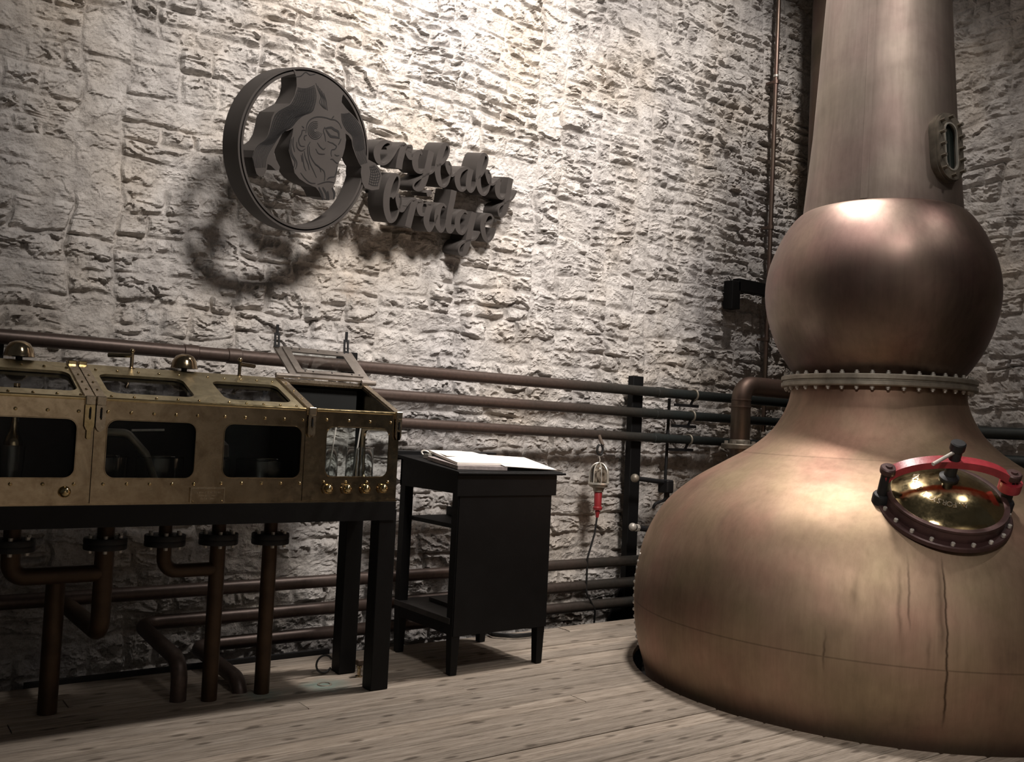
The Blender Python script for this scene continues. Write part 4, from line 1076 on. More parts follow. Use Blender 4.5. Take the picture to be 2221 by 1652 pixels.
# papers
def sheet(name, lab, cor, th_, lift, mat='paper', cat='paper', n=8, group=None, curl=0.0):
    """cor: four (x, y) corners on the slope; lift per corner"""
    V = []; F = []
    for k in (0, 1):
        for j in range(n+1):
            for i in range(n+1):
                u, v = i/n, j/n
                w_ = ((1-u)*(1-v), u*(1-v), u*v, (1-u)*v)
                x = sum(a*c[0] for a, c in zip(w_, cor)); yv = sum(a*c[1] for a, c in zip(w_, cor)); z = sum(a*l for a, l in zip(w_, lift))
                V.append((x, yv, DZ(yv)+z+curl*math.sin(PI*u)*math.sin(PI*v)+(0 if k else -th_)))
    m = (n+1)**2
    for j in range(n):
        for i in range(n):
            a = j*(n+1)+i; F.append((a, a+1, a+n+2, a+n+1)); F.append((m+a, m+a+n+1, m+a+n+2, m+a+1))
    ring = list(range(n+1)) + [j*(n+1)+n for j in range(1, n+1)] + [n*(n+1)+i for i in range(n-1, -1, -1)] + [j*(n+1) for j in range(n-1, 0, -1)]
    for a, b in zip(ring, ring[1:]+ring[:1]): F.append((a, m+a, m+b, b))
    o = MB().add(V, F).build(name, mat, smooth=True); tag(o, lab, cat, group); return o
sheet('ledger', 'closed dark-edged ledger lying under the papers on the desk', [(3.135, 4.715), (3.487, 4.690), (3.56, 5.10), (3.17, 5.12)], 0.022, (0.024,)*4, 'paper_edge', 'book')
sheet('paper_stack', 'thick pile of crumpled white papers on the left of the desk top', [(3.150, 4.745), (3.56, 4.735), (3.63, 5.13), (3.24, 5.22)], 0.014, (0.040, 0.040, 0.044, 0.052), 'paper', 'paper', 10, None, 0.012)
sheet('paper_sheet', 'upper loose sheet at the back of the pile, edges uneven', [(3.19, 4.93), (3.55, 4.95), (3.60, 5.27), (3.285, 5.27)], 0.003, (0.056, 0.05, 0.044, 0.046), 'paper', 'paper', 10, None, 0.012)
sheet('open_page', 'broad white page lying open over the right of the desk top', [(3.465, 4.688), (3.892, 4.70), (3.853, 5.0), (3.50, 5.05)], 0.003, (0.030, 0.010, 0.046, 0.052), 'paper', 'paper', 10, None, 0.004)
o = MB().tube([(3.42, 5.10, DZ(5.10)+0.068), (3.55, 5.08, DZ(5.08)+0.066)], 0.004, 8).build('pen', 'worn_wood'); tag(o, 'slim brown pen lying across the white papers', 'pen')
o = MB().tube([(3.23+0.03*math.cos(t), 5.24+0.02*math.sin(t), DZ(5.24)+0.028+0.016*math.sin(t*1.0)) for t in [2*PI*i/16 for i in range(16)]], 0.006, 8, closed=True).box(3.20, 3.24, 5.16, 5.22, DZ(5.19)+0.002, DZ(5.19)+0.03).build('paper_clip', 'lamp_wire'); tag(o, 'white bulldog clip ring at the back left of the papers', 'clip')
sheet('cloth_case', 'small pinkish spectacle case at the back edge of the desk', [(3.66, 5.17), (3.84, 5.15), (3.84, 5.24), (3.66, 5.25)], 0.025, (0.026,)*4, 'cork', 'case', 4)
sheet('folder', 'dark folder lying on the lower shelf of the desk', [(3.30, 4.85), (3.70, 4.86), (3.69, 5.25), (3.31, 5.24)], 0.02, (0.0,)*4, 'worn_wood', 'folder', 2)
fo = bpy.data.objects['folder']
for v in fo.data.vertices: v.co.z = 0.337 + (0.022 if v.co.z > DZ(v.co.y)-0.01 else 0)
# small things on the boards
fv = thing('floor_valve', 'little brass cock standing on the boards between the table legs', 'valve', (2.655, 4.92, 0))
MB().lathe([(0, 0.001), (0.022, 0.001), (0.022, 0.008), (0.010, 0.012), (0.010, 0.05), (0.015, 0.055), (0.015, 0.066), (0.009, 0.068), (0, 0.07)], (2.655, 4.92, 0), seg=14).build('body', 'brass', fv)
MB().box(2.636, 2.674, 4.902, 4.938, 0.068, 0.100, 0.004).build('cap', 'cork', fv)
dr = thing('floor_drain', 'small round drain hole in the boards ringed with green verdigris', 'drain', (2.41, 4.86, 0))
MB().lathe([(0.028, 0.001), (0.030, 0.006), (0.040, 0.006), (0.043, 0.001)], (2.41, 4.86, 0), seg=24).build('rim', 'flange_metal', dr)
MB().lathe([(0, 0.002), (0.029, 0.002)], (2.41, 4.86, 0), seg=24).build('hole', 'black_paint', dr)  # flat black disc: the hole's inner shade is put into its colour
o = MB().tube([(2.50+0.05*math.cos(t), 5.06, 0.06+0.05*math.sin(t)) for t in [0.5+0.25*i for i in range(22)]], 0.006, 7).build('cable_loop', 'cable'); tag(o, 'small loop of black cable beside the rear table leg', 'cable')
# ------------------------------------------------------------------ wall sign (ring with upside-down ape, script lettering)
APE= [(-180, 460), (-152, 422), (-142, 371), (-149, 313), (-176, 257), (-231, 215), (-278, 183), (-294, 145), (-299, 87), (-308, 36), (-328, -3), (-365, -39), (-390, -71), (-396, -114), (-377, -160), (-354, -204), (-332, -216), (-300, -201), (-286, -164), (-284, -131), (-258, -137), (-220, -158), (-195, -150), (-193, -132), (-225, -95), (-247, -64), (-245, -35), (-226, 12), (-201, 81), (-161, 97), (-129, 118), (-131, 74), (-145, 21), (-143, -21), (-119, -67), (-94, -113), (-80, -147), (-39, -176), (19, -195), (96, -207), (127, -228), (152, -261), (211, -271), (258, -255), (250, -222), (236, -179), (249, -139), (252, -85), (245, -56), (258, -16), (281, 27), (291, 82), (292, 135), (280, 174), (307, 167), (336, 144), (353, 102), (386, 55), (425, 9), (449, -10), (450, -48), (471, -107), (502, -141), (567, -145), (628, -127), (631, -87), (639, -37), (615, 6), (567, 36), (496, 50), (473, 80), (453, 146), (422, 216), (390, 263), (325, 301), (260, 331), (218, 359), (216, 388), (224, 418)]
APE_LINES= [(5, [(-32, 109), (-31, 161), (-10, 197), (34, 224), (95, 235), (149, 235), (185, 238), (220, 224), (243, 197)]), (5, [(155, 241), (170, 261)]), (5, [(108, 178), (101, 152), (116, 127), (129, 91)]), (5, [(144, 96), (168, 92), (186, 92), (211, 83), (221, 78), (210, 58), (186, 49), (183, 27), (191, 8)]), (5, [(249, 134), (243, 111), (233, 91)]), (5, [(65, 70), (93, 48), (119, 39), (133, 51)]), (5, [(58, 30), (81, 7), (104, 6), (135, 12)]), (5, [(213, 25), (232, 21), (252, 27)]), (5, [(184, -12), (202, -8), (238, -25), (251, -20)]), (5, [(-68, 144), (-49, 136)]), (5, [(-39, 125), (-60, 120), (-64, 95), (-79, 64), (-75, 41), (-58, 24), (-28, 28)]), (5, [(-21, 97), (-38, 91), (-39, 73), (-29, 65)]), (5, [(-93, 41), (-86, 11), (-62, -4), (-41, -2), (-22, 14)]), (5, [(-120, 66), (-118, 22), (-98, -22)]), (5, [(-131, 53), (-132, 5), (-113, -39), (-78, -73), (-71, -100), (-78, -125)]), (5, [(-140, 45), (-142, 0), (-120, -47), (-90, -76), (-87, -96), (-92, -118)]), (5, [(10, 63), (-4, 32), (2, -9), (26, -64), (58, -103), (92, -146)]), (5, [(6, 34), (18, -13), (60, -57), (104, -77), (122, -105)]), (5, [(-28, -1), (-14, -36), (14, -76), (28, -109)]), (5, [(-39, -17), (-29, -53), (-13, -96), (6, -120)]), (5, [(-48, -29), (-32, -71)]), (5, [(66, -66), (109, -80), (143, -94), (156, -121), (157, -156)]), (5, [(-35, -138), (2, -166), (49, -186), (89, -182)]), (5, [(247, -39), (246, -75), (237, -109)]), (5, [(178, -142), (198, -125), (238, -113)]), (5, [(107, -186), (167, -160), (202, -152), (240, -152)]), (11, [(110, 168), (157, 185), (186, 178), (220, 171), (231, 141)]), (11, [(120, 163), (146, 141), (166, 131), (198, 134), (237, 135)]), (11, [(119, -202), (153, -243), (167, -276)]), (11, [(150, -197), (188, -237), (198, -271)]), (11, [(194, -214), (212, -269)]), (11, [(227, -187), (251, -219), (252, -255)]), (4, [(52, 140), (49, 133), (43, 129), (35, 128), (28, 131), (24, 136), (24, 143), (27, 150), (33, 154), (41, 155), (48, 153)]), (4, [(62, 139), (57, 127), (46, 120), (34, 118), (23, 122), (15, 131), (13, 143), (18, 154), (28, 162), (40, 165), (52, 163)]), (4, [(72, 137), (65, 122), (51, 111), (34, 108), (18, 113), (7, 124), (3, 140), (8, 156), (20, 169), (36, 175), (53, 173)]), (4, [(83, 136), (73, 117), (56, 103), (35, 98), (14, 103), (-1, 117), (-7, 136), (-3, 157), (10, 174), (30, 184), (52, 184)]), (4, [(94, 135), (83, 111), (62, 94), (36, 87), (11, 92), (-9, 107), (-18, 130), (-15, 155), (-1, 178), (21, 192), (47, 196)]), (3.4, [(225, 288), (234, 260), (247, 234), (268, 212), (294, 193), (326, 180), (345, 159), (350, 129), (364, 103), (382, 77), (400, 52), (419, 26), (438, 1)]), (3.4, [(233, 290), (244, 265), (259, 240), (281, 218), (306, 199), (337, 184), (356, 163), (361, 134), (375, 107), (392, 81), (409, 55), (427, 29), (445, 4)]), (3.4, [(241, 293), (255, 269), (272, 246), (294, 224), (319, 205), (347, 189), (366, 167), (372, 138), (385, 111), (401, 85), (417, 59), (434, 33), (452, 7)]), (3.4, [(248, 295), (265, 273), (284, 252), (307, 231), (332, 211), (358, 194), (377, 171), (383, 142), (396, 115), (411, 89), (426, 62), (442, 36), (459, 10)]), (3.4, [(256, 298), (276, 278), (296, 257), (320, 237), (345, 217), (369, 198), (387, 175), (394, 147), (406, 119), (420, 92), (434, 66), (450, 39), (465, 13)]), (3.4, [(264, 301), (286, 282), (309, 263), (333, 243), (358, 223), (380, 203), (398, 180), (405, 151), (417, 123), (430, 96), (443, 69), (457, 42), (472, 16)]), (3.4, [(272, 303), (297, 287), (321, 269), (346, 249), (371, 230), (391, 208), (408, 184), (416, 155), (427, 128), (439, 100), (451, 73), (465, 46), (479, 19)]), (3.4, [(279, 306), (307, 291), (334, 275), (359, 255), (384, 236), (402, 213), (419, 188), (428, 160), (438, 132), (449, 104), (460, 76), (473, 49), (486, 22)]), (3.4, [(287, 309), (318, 296), (347, 281), (372, 262), (397, 242), (413, 217), (429, 192), (439, 164), (448, 136), (458, 108), (469, 80), (480, 52), (493, 25)]), (3.4, [(224, 288), (241, 289), (258, 292), (273, 299), (288, 309)]), (3.4, [(226, 280), (245, 282), (264, 286), (280, 295), (296, 306)]), (3.4, [(228, 273), (249, 275), (269, 280), (287, 290), (304, 302)]), (3.4, [(231, 266), (253, 269), (275, 275), (294, 285), (312, 299)]), (3.4, [(233, 258), (258, 262), (281, 269), (301, 280), (320, 296)]), (3.4, [(235, 251), (262, 255), (286, 263), (308, 276), (328, 292)]), (3.4, [(237, 244), (266, 248), (292, 257), (315, 271), (337, 289)]), (3.4, [(242, 237), (271, 242), (298, 251), (322, 266), (344, 285)]), (3.4, [(247, 231), (277, 237), (305, 246), (329, 261), (351, 280)]), (3.4, [(253, 226), (283, 231), (311, 240), (335, 255), (357, 275)]), (3.4, [(258, 220), (289, 225), (317, 235), (342, 250), (364, 270)]), (3.4, [(264, 214), (295, 219), (323, 229), (348, 245), (371, 265)]), (3.4, [(270, 208), (301, 214), (330, 224), (355, 239), (377, 260)]), (3.4, [(276, 202), (307, 208), (336, 218), (361, 234), (384, 254)]), (3.4, [(281, 196), (313, 202), (343, 212), (368, 229), (391, 249)]), (3.4, [(290, 193), (321, 198), (350, 208), (375, 224), (397, 244)]), (3.4, [(298, 189), (328, 195), (356, 204), (380, 219), (402, 238)]), (3.4, [(307, 186), (336, 191), (362, 199), (385, 213), (406, 231)]), (3.4, [(316, 183), (343, 187), (368, 195), (390, 208), (410, 225)]), (3.4, [(324, 179), (350, 183), (374, 190), (395, 202), (415, 218)]), (3.4, [(333, 176), (357, 179), (380, 185), (400, 197), (419, 211)]), (3.4, [(339, 171), (363, 174), (385, 180), (405, 191), (423, 205)]), (3.4, [(343, 164), (367, 167), (389, 173), (409, 184), (428, 198)]), (3.4, [(344, 157), (369, 159), (392, 166), (412, 177), (431, 191)]), (3.4, [(345, 149), (370, 152), (394, 158), (415, 169), (434, 184)]), (3.4, [(347, 141), (372, 144), (396, 150), (417, 162), (437, 176)]), (3.4, [(348, 133), (374, 136), (398, 142), (419, 154), (439, 169)]), (3.4, [(350, 125), (375, 128), (400, 135), (421, 146), (441, 162)]), (3.4, [(352, 118), (378, 121), (402, 127), (424, 139), (444, 154)]), (3.4, [(357, 111), (382, 114), (405, 120), (427, 132), (446, 147)]), (3.4, [(361, 105), (386, 107), (409, 114), (430, 125), (449, 139)]), (3.4, [(366, 98), (390, 101), (413, 107), (433, 118), (451, 132)]), (3.4, [(371, 91), (394, 94), (416, 100), (436, 110), (454, 124)]), (3.4, [(375, 84), (398, 87), (420, 93), (439, 103), (456, 117)]), (3.4, [(-134, 350), (-146, 302), (-167, 254), (-213, 219), (-257, 183), (-280, 139), (-289, 91), (-299, 43), (-323, 1), (-364, -35), (-386, -80), (-387, -127), (-368, -170)]), (3.4, [(-122, 355), (-130, 307), (-150, 258), (-193, 222), (-238, 186), (-263, 142), (-275, 94), (-288, 47), (-314, 5), (-353, -33), (-376, -78), (-378, -125), (-361, -169)]), (3.4, [(-109, 359), (-115, 311), (-132, 262), (-173, 225), (-219, 189), (-246, 145), (-260, 97), (-277, 52), (-304, 9), (-342, -30), (-366, -75), (-369, -123), (-354, -168)]), (3.4, [(-96, 364), (-99, 316), (-115, 267), (-152, 227), (-200, 192), (-229, 148), (-246, 100), (-267, 56), (-295, 14), (-332, -27), (-356, -73), (-361, -121), (-348, -166)]), (3.4, [(-83, 368), (-83, 320), (-97, 271), (-132, 230), (-181, 195), (-212, 152), (-231, 104), (-256, 61), (-285, 18), (-321, -24), (-345, -70), (-352, -118), (-341, -165)]), (3.4, [(-71, 373), (-67, 325), (-80, 275), (-111, 233), (-162, 198), (-195, 155), (-217, 107), (-246, 65), (-276, 22), (-310, -21), (-335, -68), (-343, -116), (-334, -163)]), (3.4, [(-58, 378), (-52, 330), (-62, 279), (-91, 236), (-142, 201), (-178, 158), (-202, 110), (-235, 70), (-266, 26), (-300, -18), (-325, -65), (-334, -114), (-327, -162)]), (3.4, [(-45, 382), (-36, 334), (-44, 283), (-70, 239), (-123, 204), (-160, 162), (-187, 114), (-224, 74), (-257, 30), (-289, -15), (-314, -62), (-326, -112), (-320, -160)]), (3.4, [(-32, 387), (-20, 339), (-26, 288), (-49, 242), (-103, 207), (-143, 165), (-172, 117), (-214, 78), (-247, 35), (-278, -12), (-304, -60), (-317, -109), (-313, -159)]), (3.4, [(-19, 391), (-4, 344), (-8, 292), (-28, 244), (-83, 210), (-126, 168), (-157, 121), (-203, 83), (-238, 39), (-267, -9), (-293, -57), (-308, -107), (-306, -157)]), (3.4, [(-6, 396), (12, 349), (10, 296), (-7, 247), (-64, 213), (-108, 172), (-142, 124), (-192, 87), (-228, 43), (-256, -6), (-283, -55), (-299, -105), (-299, -156)]), (3.4, [(-135, 363), (-101, 366), (-69, 374), (-39, 389), (-10, 409)]), (3.4, [(-135, 356), (-100, 358), (-67, 366), (-36, 381), (-7, 402)]), (3.4, [(-135, 348), (-100, 350), (-66, 358), (-34, 374), (-4, 395)]), (3.4, [(-135, 341), (-99, 343), (-65, 350), (-32, 366), (-1, 387)]), (3.4, [(-136, 333), (-99, 335), (-63, 342), (-30, 358), (2, 380)]), (3.4, [(-138, 325), (-100, 327), (-63, 334), (-29, 350), (4, 372)]), (3.4, [(-140, 318), (-101, 319), (-63, 326), (-27, 342), (7, 365)]), (3.4, [(-143, 310), (-102, 311), (-63, 318), (-26, 334), (10, 357)]), (3.4, [(-146, 303), (-104, 303), (-64, 310), (-25, 326), (13, 350)]), (3.4, [(-150, 295), (-107, 295), (-65, 302), (-25, 318), (14, 342)]), (3.4, [(-153, 288), (-109, 287), (-67, 293), (-25, 310), (15, 334)]), (3.4, [(-156, 280), (-112, 279), (-69, 285), (-27, 302), (14, 326)]), (3.4, [(-160, 272), (-115, 271), (-71, 277), (-29, 293), (13, 317)]), (3.4, [(-163, 265), (-118, 263), (-73, 268), (-30, 285), (12, 309)]), (3.4, [(-167, 257), (-121, 255), (-76, 260), (-32, 276), (11, 300)]), (3.4, [(-172, 251), (-125, 248), (-79, 252), (-34, 268), (10, 292)]), (3.4, [(-178, 245), (-131, 241), (-84, 244), (-37, 260), (9, 284)]), (3.4, [(-185, 239), (-137, 234), (-88, 237), (-40, 252), (8, 275)]), (3.4, [(-193, 234), (-143, 227), (-93, 229), (-43, 244), (7, 267)]), (3.4, [(-200, 229), (-150, 221), (-99, 222), (-47, 236), (5, 259)]), (3.4, [(-208, 223), (-157, 215), (-106, 216), (-54, 230), (-1, 253)]), (3.4, [(-215, 218), (-164, 210), (-113, 210), (-61, 224), (-8, 247)]), (3.4, [(-223, 213), (-172, 204), (-121, 205), (-69, 218), (-17, 241)]), (3.4, [(-231, 208), (-180, 199), (-129, 200), (-78, 213), (-26, 236)]), (3.4, [(-237, 202), (-188, 194), (-137, 194), (-86, 208), (-34, 230)]), (3.4, [(-244, 196), (-195, 188), (-145, 189), (-94, 202), (-43, 225)]), (3.4, [(-251, 190), (-202, 182), (-152, 183), (-102, 197), (-52, 220)]), (3.4, [(-257, 184), (-209, 177), (-160, 178), (-110, 192), (-61, 214)]), (3.4, [(-264, 178), (-216, 171), (-167, 173), (-118, 186), (-70, 209)]), (3.4, [(-270, 172), (-223, 165), (-175, 167), (-127, 181), (-78, 204)]), (3.4, [(-274, 165), (-227, 159), (-180, 161), (-133, 175), (-86, 198)]), (3.4, [(-277, 158), (-231, 152), (-184, 154), (-138, 168), (-92, 191)]), (3.4, [(-279, 150), (-234, 145), (-188, 147), (-143, 161), (-98, 184)]), (3.4, [(-280, 143), (-236, 138), (-192, 140), (-148, 154), (-104, 176)]), (3.4, [(-282, 135), (-238, 130), (-195, 133), (-152, 147), (-109, 168)]), (3.4, [(-283, 127), (-241, 123), (-198, 126), (-156, 140), (-115, 161)]), (3.4, [(-285, 120), (-243, 116), (-201, 119), (-161, 132), (-120, 153)]), (3.4, [(-286, 112), (-245, 109), (-205, 112), (-165, 125), (-126, 146)]), (3.4, [(-288, 105), (-248, 101), (-208, 105), (-169, 118), (-131, 138)]), (3.4, [(-289, 97), (-250, 94), (-211, 98), (-174, 111), (-137, 131)]), (3.4, [(-290, 89), (-252, 87), (-215, 91), (-178, 104), (-142, 123)]), (3.4, [(-292, 82), (-255, 80), (-219, 85), (-184, 98), (-150, 117)]), (3.4, [(-293, 74), (-257, 74), (-223, 79), (-190, 92), (-157, 111)]), (3.4, [(-295, 67), (-260, 67), (-227, 73), (-196, 86), (-165, 106)]), (3.4, [(-296, 59), (-263, 61), (-231, 67), (-202, 81), (-173, 100)]), (3.4, [(-297, 52), (-266, 54), (-235, 61), (-208, 75), (-181, 95)]), (3.4, [(-299, 44), (-268, 48), (-240, 55), (-214, 70), (-189, 89)]), (3.4, [(-300, 37), (-271, 41), (-244, 50), (-220, 64), (-197, 83)]), (3.4, [(-302, 29), (-274, 35), (-248, 44), (-226, 59), (-205, 78)]), (3.4, [(-304, 22), (-277, 28), (-252, 37), (-230, 52), (-211, 71)]), (3.4, [(-307, 15), (-280, 21), (-256, 30), (-235, 45), (-216, 63)]), (3.4, [(-312, 9), (-286, 14), (-261, 23), (-239, 37), (-220, 56)]), (3.4, [(-319, 4), (-292, 8), (-267, 16), (-245, 30), (-225, 48)]), (3.4, [(-326, -1), (-299, 2), (-273, 9), (-250, 23), (-229, 40)]), (3.4, [(-333, -7), (-306, -4), (-279, 2), (-256, 15), (-234, 33)]), (3.4, [(-340, -12), (-312, -11), (-286, -4), (-261, 8), (-238, 25)]), (3.4, [(-347, -18), (-319, -17), (-292, -11), (-267, 1), (-243, 17)]), (3.4, [(-354, -23), (-325, -23), (-298, -18), (-272, -7), (-247, 10)]), (3.4, [(519, 7), (523, -2), (528, -11), (533, -20), (537, -30), (537, -40), (537, -50), (536, -61), (535, -71), (535, -82), (534, -93), (534, -103), (533, -114)]), (3.4, [(527, 11), (534, 2), (541, -7), (548, -15), (553, -25), (555, -36), (558, -46), (556, -57), (555, -69), (554, -80), (553, -91), (552, -103), (552, -114)]), (3.4, [(536, 15), (545, 7), (554, -2), (563, -11), (569, -21), (574, -31), (578, -42), (577, -54), (575, -66), (574, -78), (573, -90), (571, -102), (570, -114)]), (3.4, [(545, 19), (556, 11), (567, 2), (578, -6), (586, -16), (593, -27), (599, -37), (597, -50), (595, -63), (594, -76), (592, -89), (590, -102), (589, -115)]), (3.4, [(554, 23), (567, 15), (580, 7), (592, -1), (602, -12), (611, -22), (620, -33), (618, -47), (616, -60), (614, -74), (611, -88), (609, -101), (607, -115)]), (3.4, [(519, 0), (532, 2), (544, 5), (555, 11), (565, 19)]), (3.4, [(525, -13), (542, -12), (558, -9), (572, -2), (585, 7)]), (3.4, [(531, -27), (551, -27), (570, -23), (587, -16), (603, -6)]), (3.4, [(531, -42), (554, -43), (577, -40), (598, -33), (618, -22)]), (3.4, [(530, -58), (555, -60), (579, -58), (602, -51), (625, -40)]), (3.4, [(529, -73), (553, -76), (576, -76), (599, -70), (622, -60)]), (3.4, [(529, -88), (551, -93), (573, -93), (596, -89), (618, -81)]), (3.4, [(528, -104), (549, -109), (570, -111), (592, -108), (615, -102)]), (3.4, [(-3, 424), (22, 387), (50, 351), (44, 315), (82, 289)]), (3.4, [(14, 413), (36, 380), (60, 348), (59, 314), (90, 287)]), (3.4, [(31, 402), (51, 373), (71, 345), (73, 313), (98, 286)]), (3.4, [(48, 391), (65, 365), (81, 343), (87, 312), (106, 284)]), (3.4, [(66, 381), (80, 358), (92, 340), (101, 311), (115, 283)]), (4, [(-166, 420), (-121, 436), (-89, 468), (-55, 461), (-14, 477)])]
LETTERS= {'letter_c': [[(650, 153), (675, 167), (682, 192), (646, 199), (600, 174), (570, 128), (573, 90), (598, 55), (635, 44), (681, 69), (719, 119), (749, 173), (775, 202)]], 'letter_r': [[(776, 196), (806, 211), (796, 157), (786, 98), (785, 42)], [(791, 116), (814, 166), (847, 207), (865, 205), (854, 169), (881, 135), (913, 137), (939, 174)]], 'letter_y': [[(985, 177), (969, 195), (937, 168), (928, 125), (951, 71), (996, 53), (1033, 80), (1055, 144), (1067, 215)], [(1074, 219), (1066, 152), (1056, 73), (1043, 5), (1020, -47), (982, -70), (946, -57), (952, -23), (999, 15), (1060, 50), (1118, 84), (1143, 137)]], 'letter_b': [[(1139, 130), (1196, 153), (1239, 204), (1253, 261), (1234, 295), (1204, 291), (1178, 246), (1162, 171), (1164, 93), (1201, 21), (1245, -2), (1284, 27), (1299, 87), (1301, 143), (1272, 174), (1263, 154), (1288, 116), (1325, 92), (1358, 120)]], 'letter_a': [[(1498, 171), (1456, 172), (1398, 136), (1378, 77), (1408, 21), (1449, 3), (1484, 30), (1493, 85), (1500, 162)], [(1511, 176), (1503, 106), (1509, 44), (1546, 13), (1578, 44), (1590, 96), (1603, 149)]], 'letter_b_second': [[(1583, 108), (1641, 156), (1674, 226), (1681, 285), (1658, 309), (1629, 300), (1607, 245), (1598, 174), (1609, 100), (1647, 36), (1696, 13), (1734, 45), (1747, 111), (1743, 162), (1706, 194), (1707, 168), (1743, 117), (1780, 107), (1818, 137)]], 'letter_y_second': [[(1874, 140), (1864, 158), (1839, 115), (1845, 64), (1873, 29), (1916, 20), (1950, 55), (1960, 123), (1971, 187)], [(1981, 192), (1977, 119), (1974, 39), (1968, -48), (1948, -97), (1910, -113), (1887, -80), (1903, -38), (1958, -6), (2033, 36), (2074, 109)]], 'letter_b_third': [[(763, -167), (798, -120), (808, -55), (799, -16), (773, -3), (738, -32), (714, -94), (707, -164), (721, -243), (752, -302), (784, -326), (819, -298), (839, -230), (843, -165), (822, -137), (823, -168), (848, -217), (876, -236), (906, -196)]], 'letter_r_second': [[(899, -203), (940, -155), (975, -144), (966, -204), (954, -277), (945, -341)], [(967, -258), (988, -189), (1017, -146), (1037, -148), (1031, -188), (1054, -227), (1085, -234), (1112, -194)]], 'letter_i': [[(1097, -160), (1138, -147), (1120, -211), (1120, -277), (1150, -321), (1174, -333), (1204, -283), (1225, -213)], [(1104, -62), (1117, -87)]], 'letter_d': [[(1301, -146), (1271, -129), (1232, -157), (1222, -219), (1239, -284), (1287, -324), (1316, -289), (1325, -222), (1326, -160)], [(1359, -10), (1356, -81), (1348, -157), (1347, -238), (1359, -298), (1390, -316), (1419, -277), (1435, -219)]], 'letter_g': [[(1543, -152), (1503, -142), (1454, -178), (1442, -230), (1468, -289), (1519, -311), (1557, -264), (1576, -198), (1589, -145)], [(1616, -135), (1604, -213), (1594, -304), (1586, -382), (1567, -448), (1528, -466), (1499, -437), (1517, -391), (1577, -357), (1667, -330), (1708, -269)]], 'letter_e': [[(1748, -202), (1815, -189), (1837, -153), (1811, -124), (1763, -135), (1733, -181), (1736, -239), (1775, -305), (1825, -328), (1867, -287), (1887, -218)]]}
SO = Vector((2.405, 5.5, 3.157)); 
_k = 0.9764   # centre 5.37 m into the room: the right end of the words just meets the wall
SO = Vector((2.405*_k, 5.5*_k, 1.5+(3.157-1.5)*_k))
az, el, rot = 0.255, 0.17, 0.052
SN = Vector((math.sin(az)*math.cos(el), -math.cos(az)*math.cos(el), -math.sin(el)))
e1 = Vector((0, 0, 1)).cross(SN).normalized()
if e1.x < 0: e1 = -e1
e2 = SN.cross(e1)
if e2.z < 0: e2 = -e2
SA = e1*math.cos(rot)+e2*math.sin(rot); SB_ = -e1*math.sin(rot)+e2*math.cos(rot)
MS = _k/1000.0
DEP = 0.155
sign = thing('wall_sign', 'dark metal sign on the stone wall, ring with upside-down ape and script words erybaby bridge', 'sign', SO)
def sp_(a, b, d): return SO + SA*a + SB_*b + SN*d
def crom(P, n=5):
    P = [Vector((p[0], p[1])) for p in P]; Q = [P[0]*2-P[1]] + P + [P[-1]*2-P[-2]]; out = []
    for i in range(1, len(Q)-2):
        a, b, c, d = Q[i-1:i+3]
        for k in range(n):
            t = k/n; out.append(0.5*((2*b)+(c-a)*t+(2*a-5*b+4*c-d)*t*t+(3*b-a-3*c+d)*t**3))
    out.append(Q[-2]); return out
# ring: two thin rims with a groove between
R = 0.5056*_k
def ring(name, r0, r1, f, b, mat):
    V = []; F = []; n = 120
    for (r, d) in ((r0, f), (r1, f), (r1, b), (r0, b)):
        for i in range(n): V.append(sp_(r*math.cos(2*PI*i/n), r*math.sin(2*PI*i/n), d))
    for q in range(4):
        p = (q+1) % 4
        for i in range(n):
            j = (i+1) % n; F.append((q*n+i, q*n+j, p*n+j, p*n+i))
    return MB().add(V, F).build(name, mat, sign)
ring('outer_ring', R-0.012, R, 0.0, -DEP, 'sign_metal')
ring('ring_groove', R-0.022, R-0.0121, -0.012, -DEP, 'sign_line')
ring('inner_ring', R-0.036, R-0.0221, 0.0, -DEP, 'sign_metal')
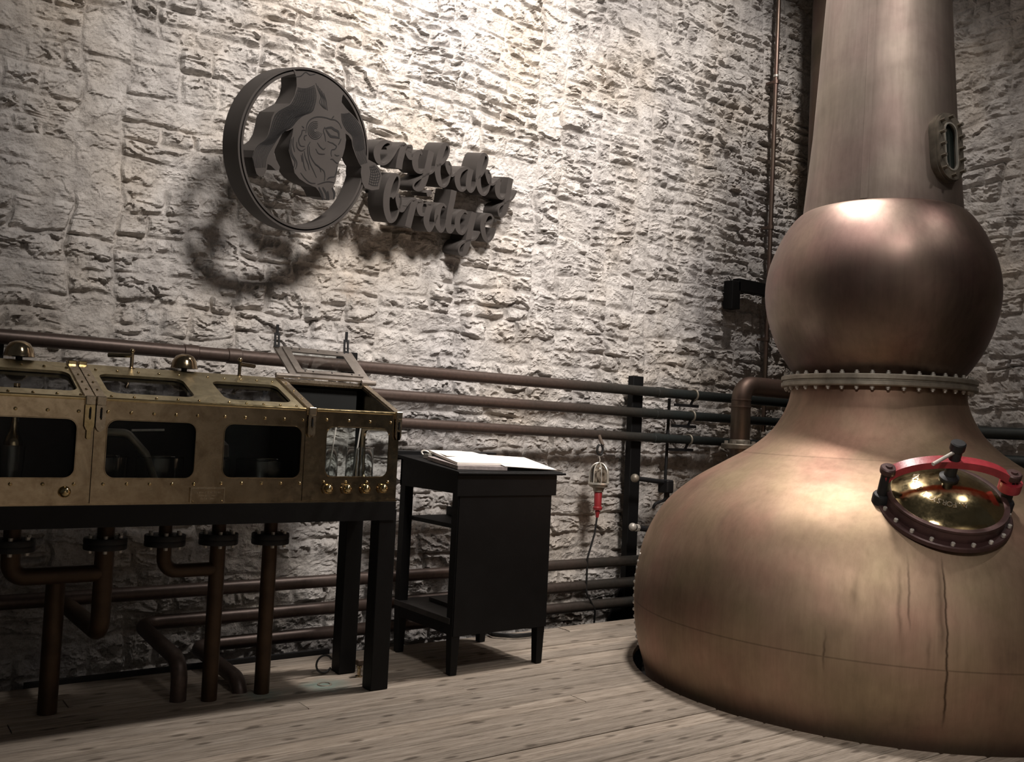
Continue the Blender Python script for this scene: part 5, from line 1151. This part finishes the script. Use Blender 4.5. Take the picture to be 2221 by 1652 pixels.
# ape
poly = [(a*MS, b*MS) for a, b in APE]
rr = R-0.030
a1 = math.atan2(poly[-1][1], poly[-1][0]); a0 = math.atan2(poly[0][1], poly[0][0])
arcp = [(rr*math.cos(a1+(a0-a1)*i/10), rr*math.sin(a1+(a0-a1)*i/10)) for i in range(11)]
poly = poly + arcp[1:-1]
tri = tessellate_polygon([[Vector((p[0], p[1], 0)) for p in poly]])
n = len(poly)
V = [sp_(p[0], p[1], 0.004) for p in poly] + [sp_(p[0], p[1], -DEP*0.96) for p in poly]
F = [tuple(t) for t in tri] + [tuple(n+i for i in reversed(t)) for t in tri] + [(i, (i+1) % n, n+(i+1) % n, n+i) for i in range(n)]
ape = MB().add(V, F).build('ape_figure', 'sign_metal', sign, auto=25)
def ribbon(pts, ws, d0, d1):
    """solid ribbon of half-width ws[i] along 2-D pts, front at d0, back at d1"""
    m = len(pts); V = []; F = []
    for i in range(m):
        t = (pts[min(i+1, m-1)]-pts[max(i-1, 0)])
        if t.length < 1e-9: t = Vector((1, 0))
        t.normalize(); nn = Vector((-t.y, t.x))*ws[i]
        for s in (1, -1):
            q = pts[i]+nn*s
            V.append(sp_(q.x, q.y, d0)); V.append(sp_(q.x, q.y, d1))
    for i in range(m-1):
        a = 4*i; b = a+4
        F += [(a, a+2, b+2, b), (a+1, b+1, b+3, a+3), (a, b, b+1, a+1), (a+2, a+3, b+3, b+2)]
    F += [(0, 1, 3, 2), (4*m-4, 4*m-2, 4*m-1, 4*m-3)]
    return V, F
mb = MB()
for w_, pts in APE_LINES:
    P = crom([(a*MS, b*MS) for a, b in pts], 3)
    m = len(P); hw = w_*0.00042*1.7
    V, F = ribbon(P, [hw*(0.35+0.65*math.sin(PI*min(max(i/(m-1), 0.02), 0.98))**0.5) for i in range(m)], 0.0055, 0.003)
    mb.add(V, F)
o = mb.build('painted_grooves', 'sign_line', ape, smooth=False); o['kind'] = 'stuff'  # raised near-black strips; their colour gives the shade of cut grooves
# script letters, thick on the down strokes and thin on the up strokes
for name, strokes in LETTERS.items():
    mb = MB()
    for si, st in enumerate(strokes):
        P = crom([(a*MS, b*MS) for a, b in st], 6); m = len(P); ws = []
        for i in range(m):
            t = P[min(i+1, m-1)]-P[max(i-1, 0)]
            dn = -t.y/max(t.length, 1e-9)
            ws.append(0.0080 + 0.0215*max(0, dn)**1.5)
        for k in range(3): ws = [(ws[max(i-1, 0)]+2*ws[i]+ws[min(i+1, m-1)])/4 for i in range(m)]
        off = 0.0006*si
        V, F = ribbon(P, ws, 0.002+off, -DEP-off); mb.add(V, F)
    nm = name.replace('_second', '').replace('_third', '')
    mb.build(nm, 'sign_metal', sign, auto=40)
# stand-offs that carry it on the wall, hidden behind ring and letters
for a, b in ((-0.02, 0.36), (0.02, -0.03), (0.62, 0.12), (0.64, -0.14), (1.05, -0.02)):
    p = sp_(a, b, -DEP+0.01); q = (WY+0.03-p.y)/0.83
    MB().cyl(p, (p.x+0.46*q, WY+0.03, p.z+0.24*q), 0.012, 10).build('stand_off', 'black_iron', sign)
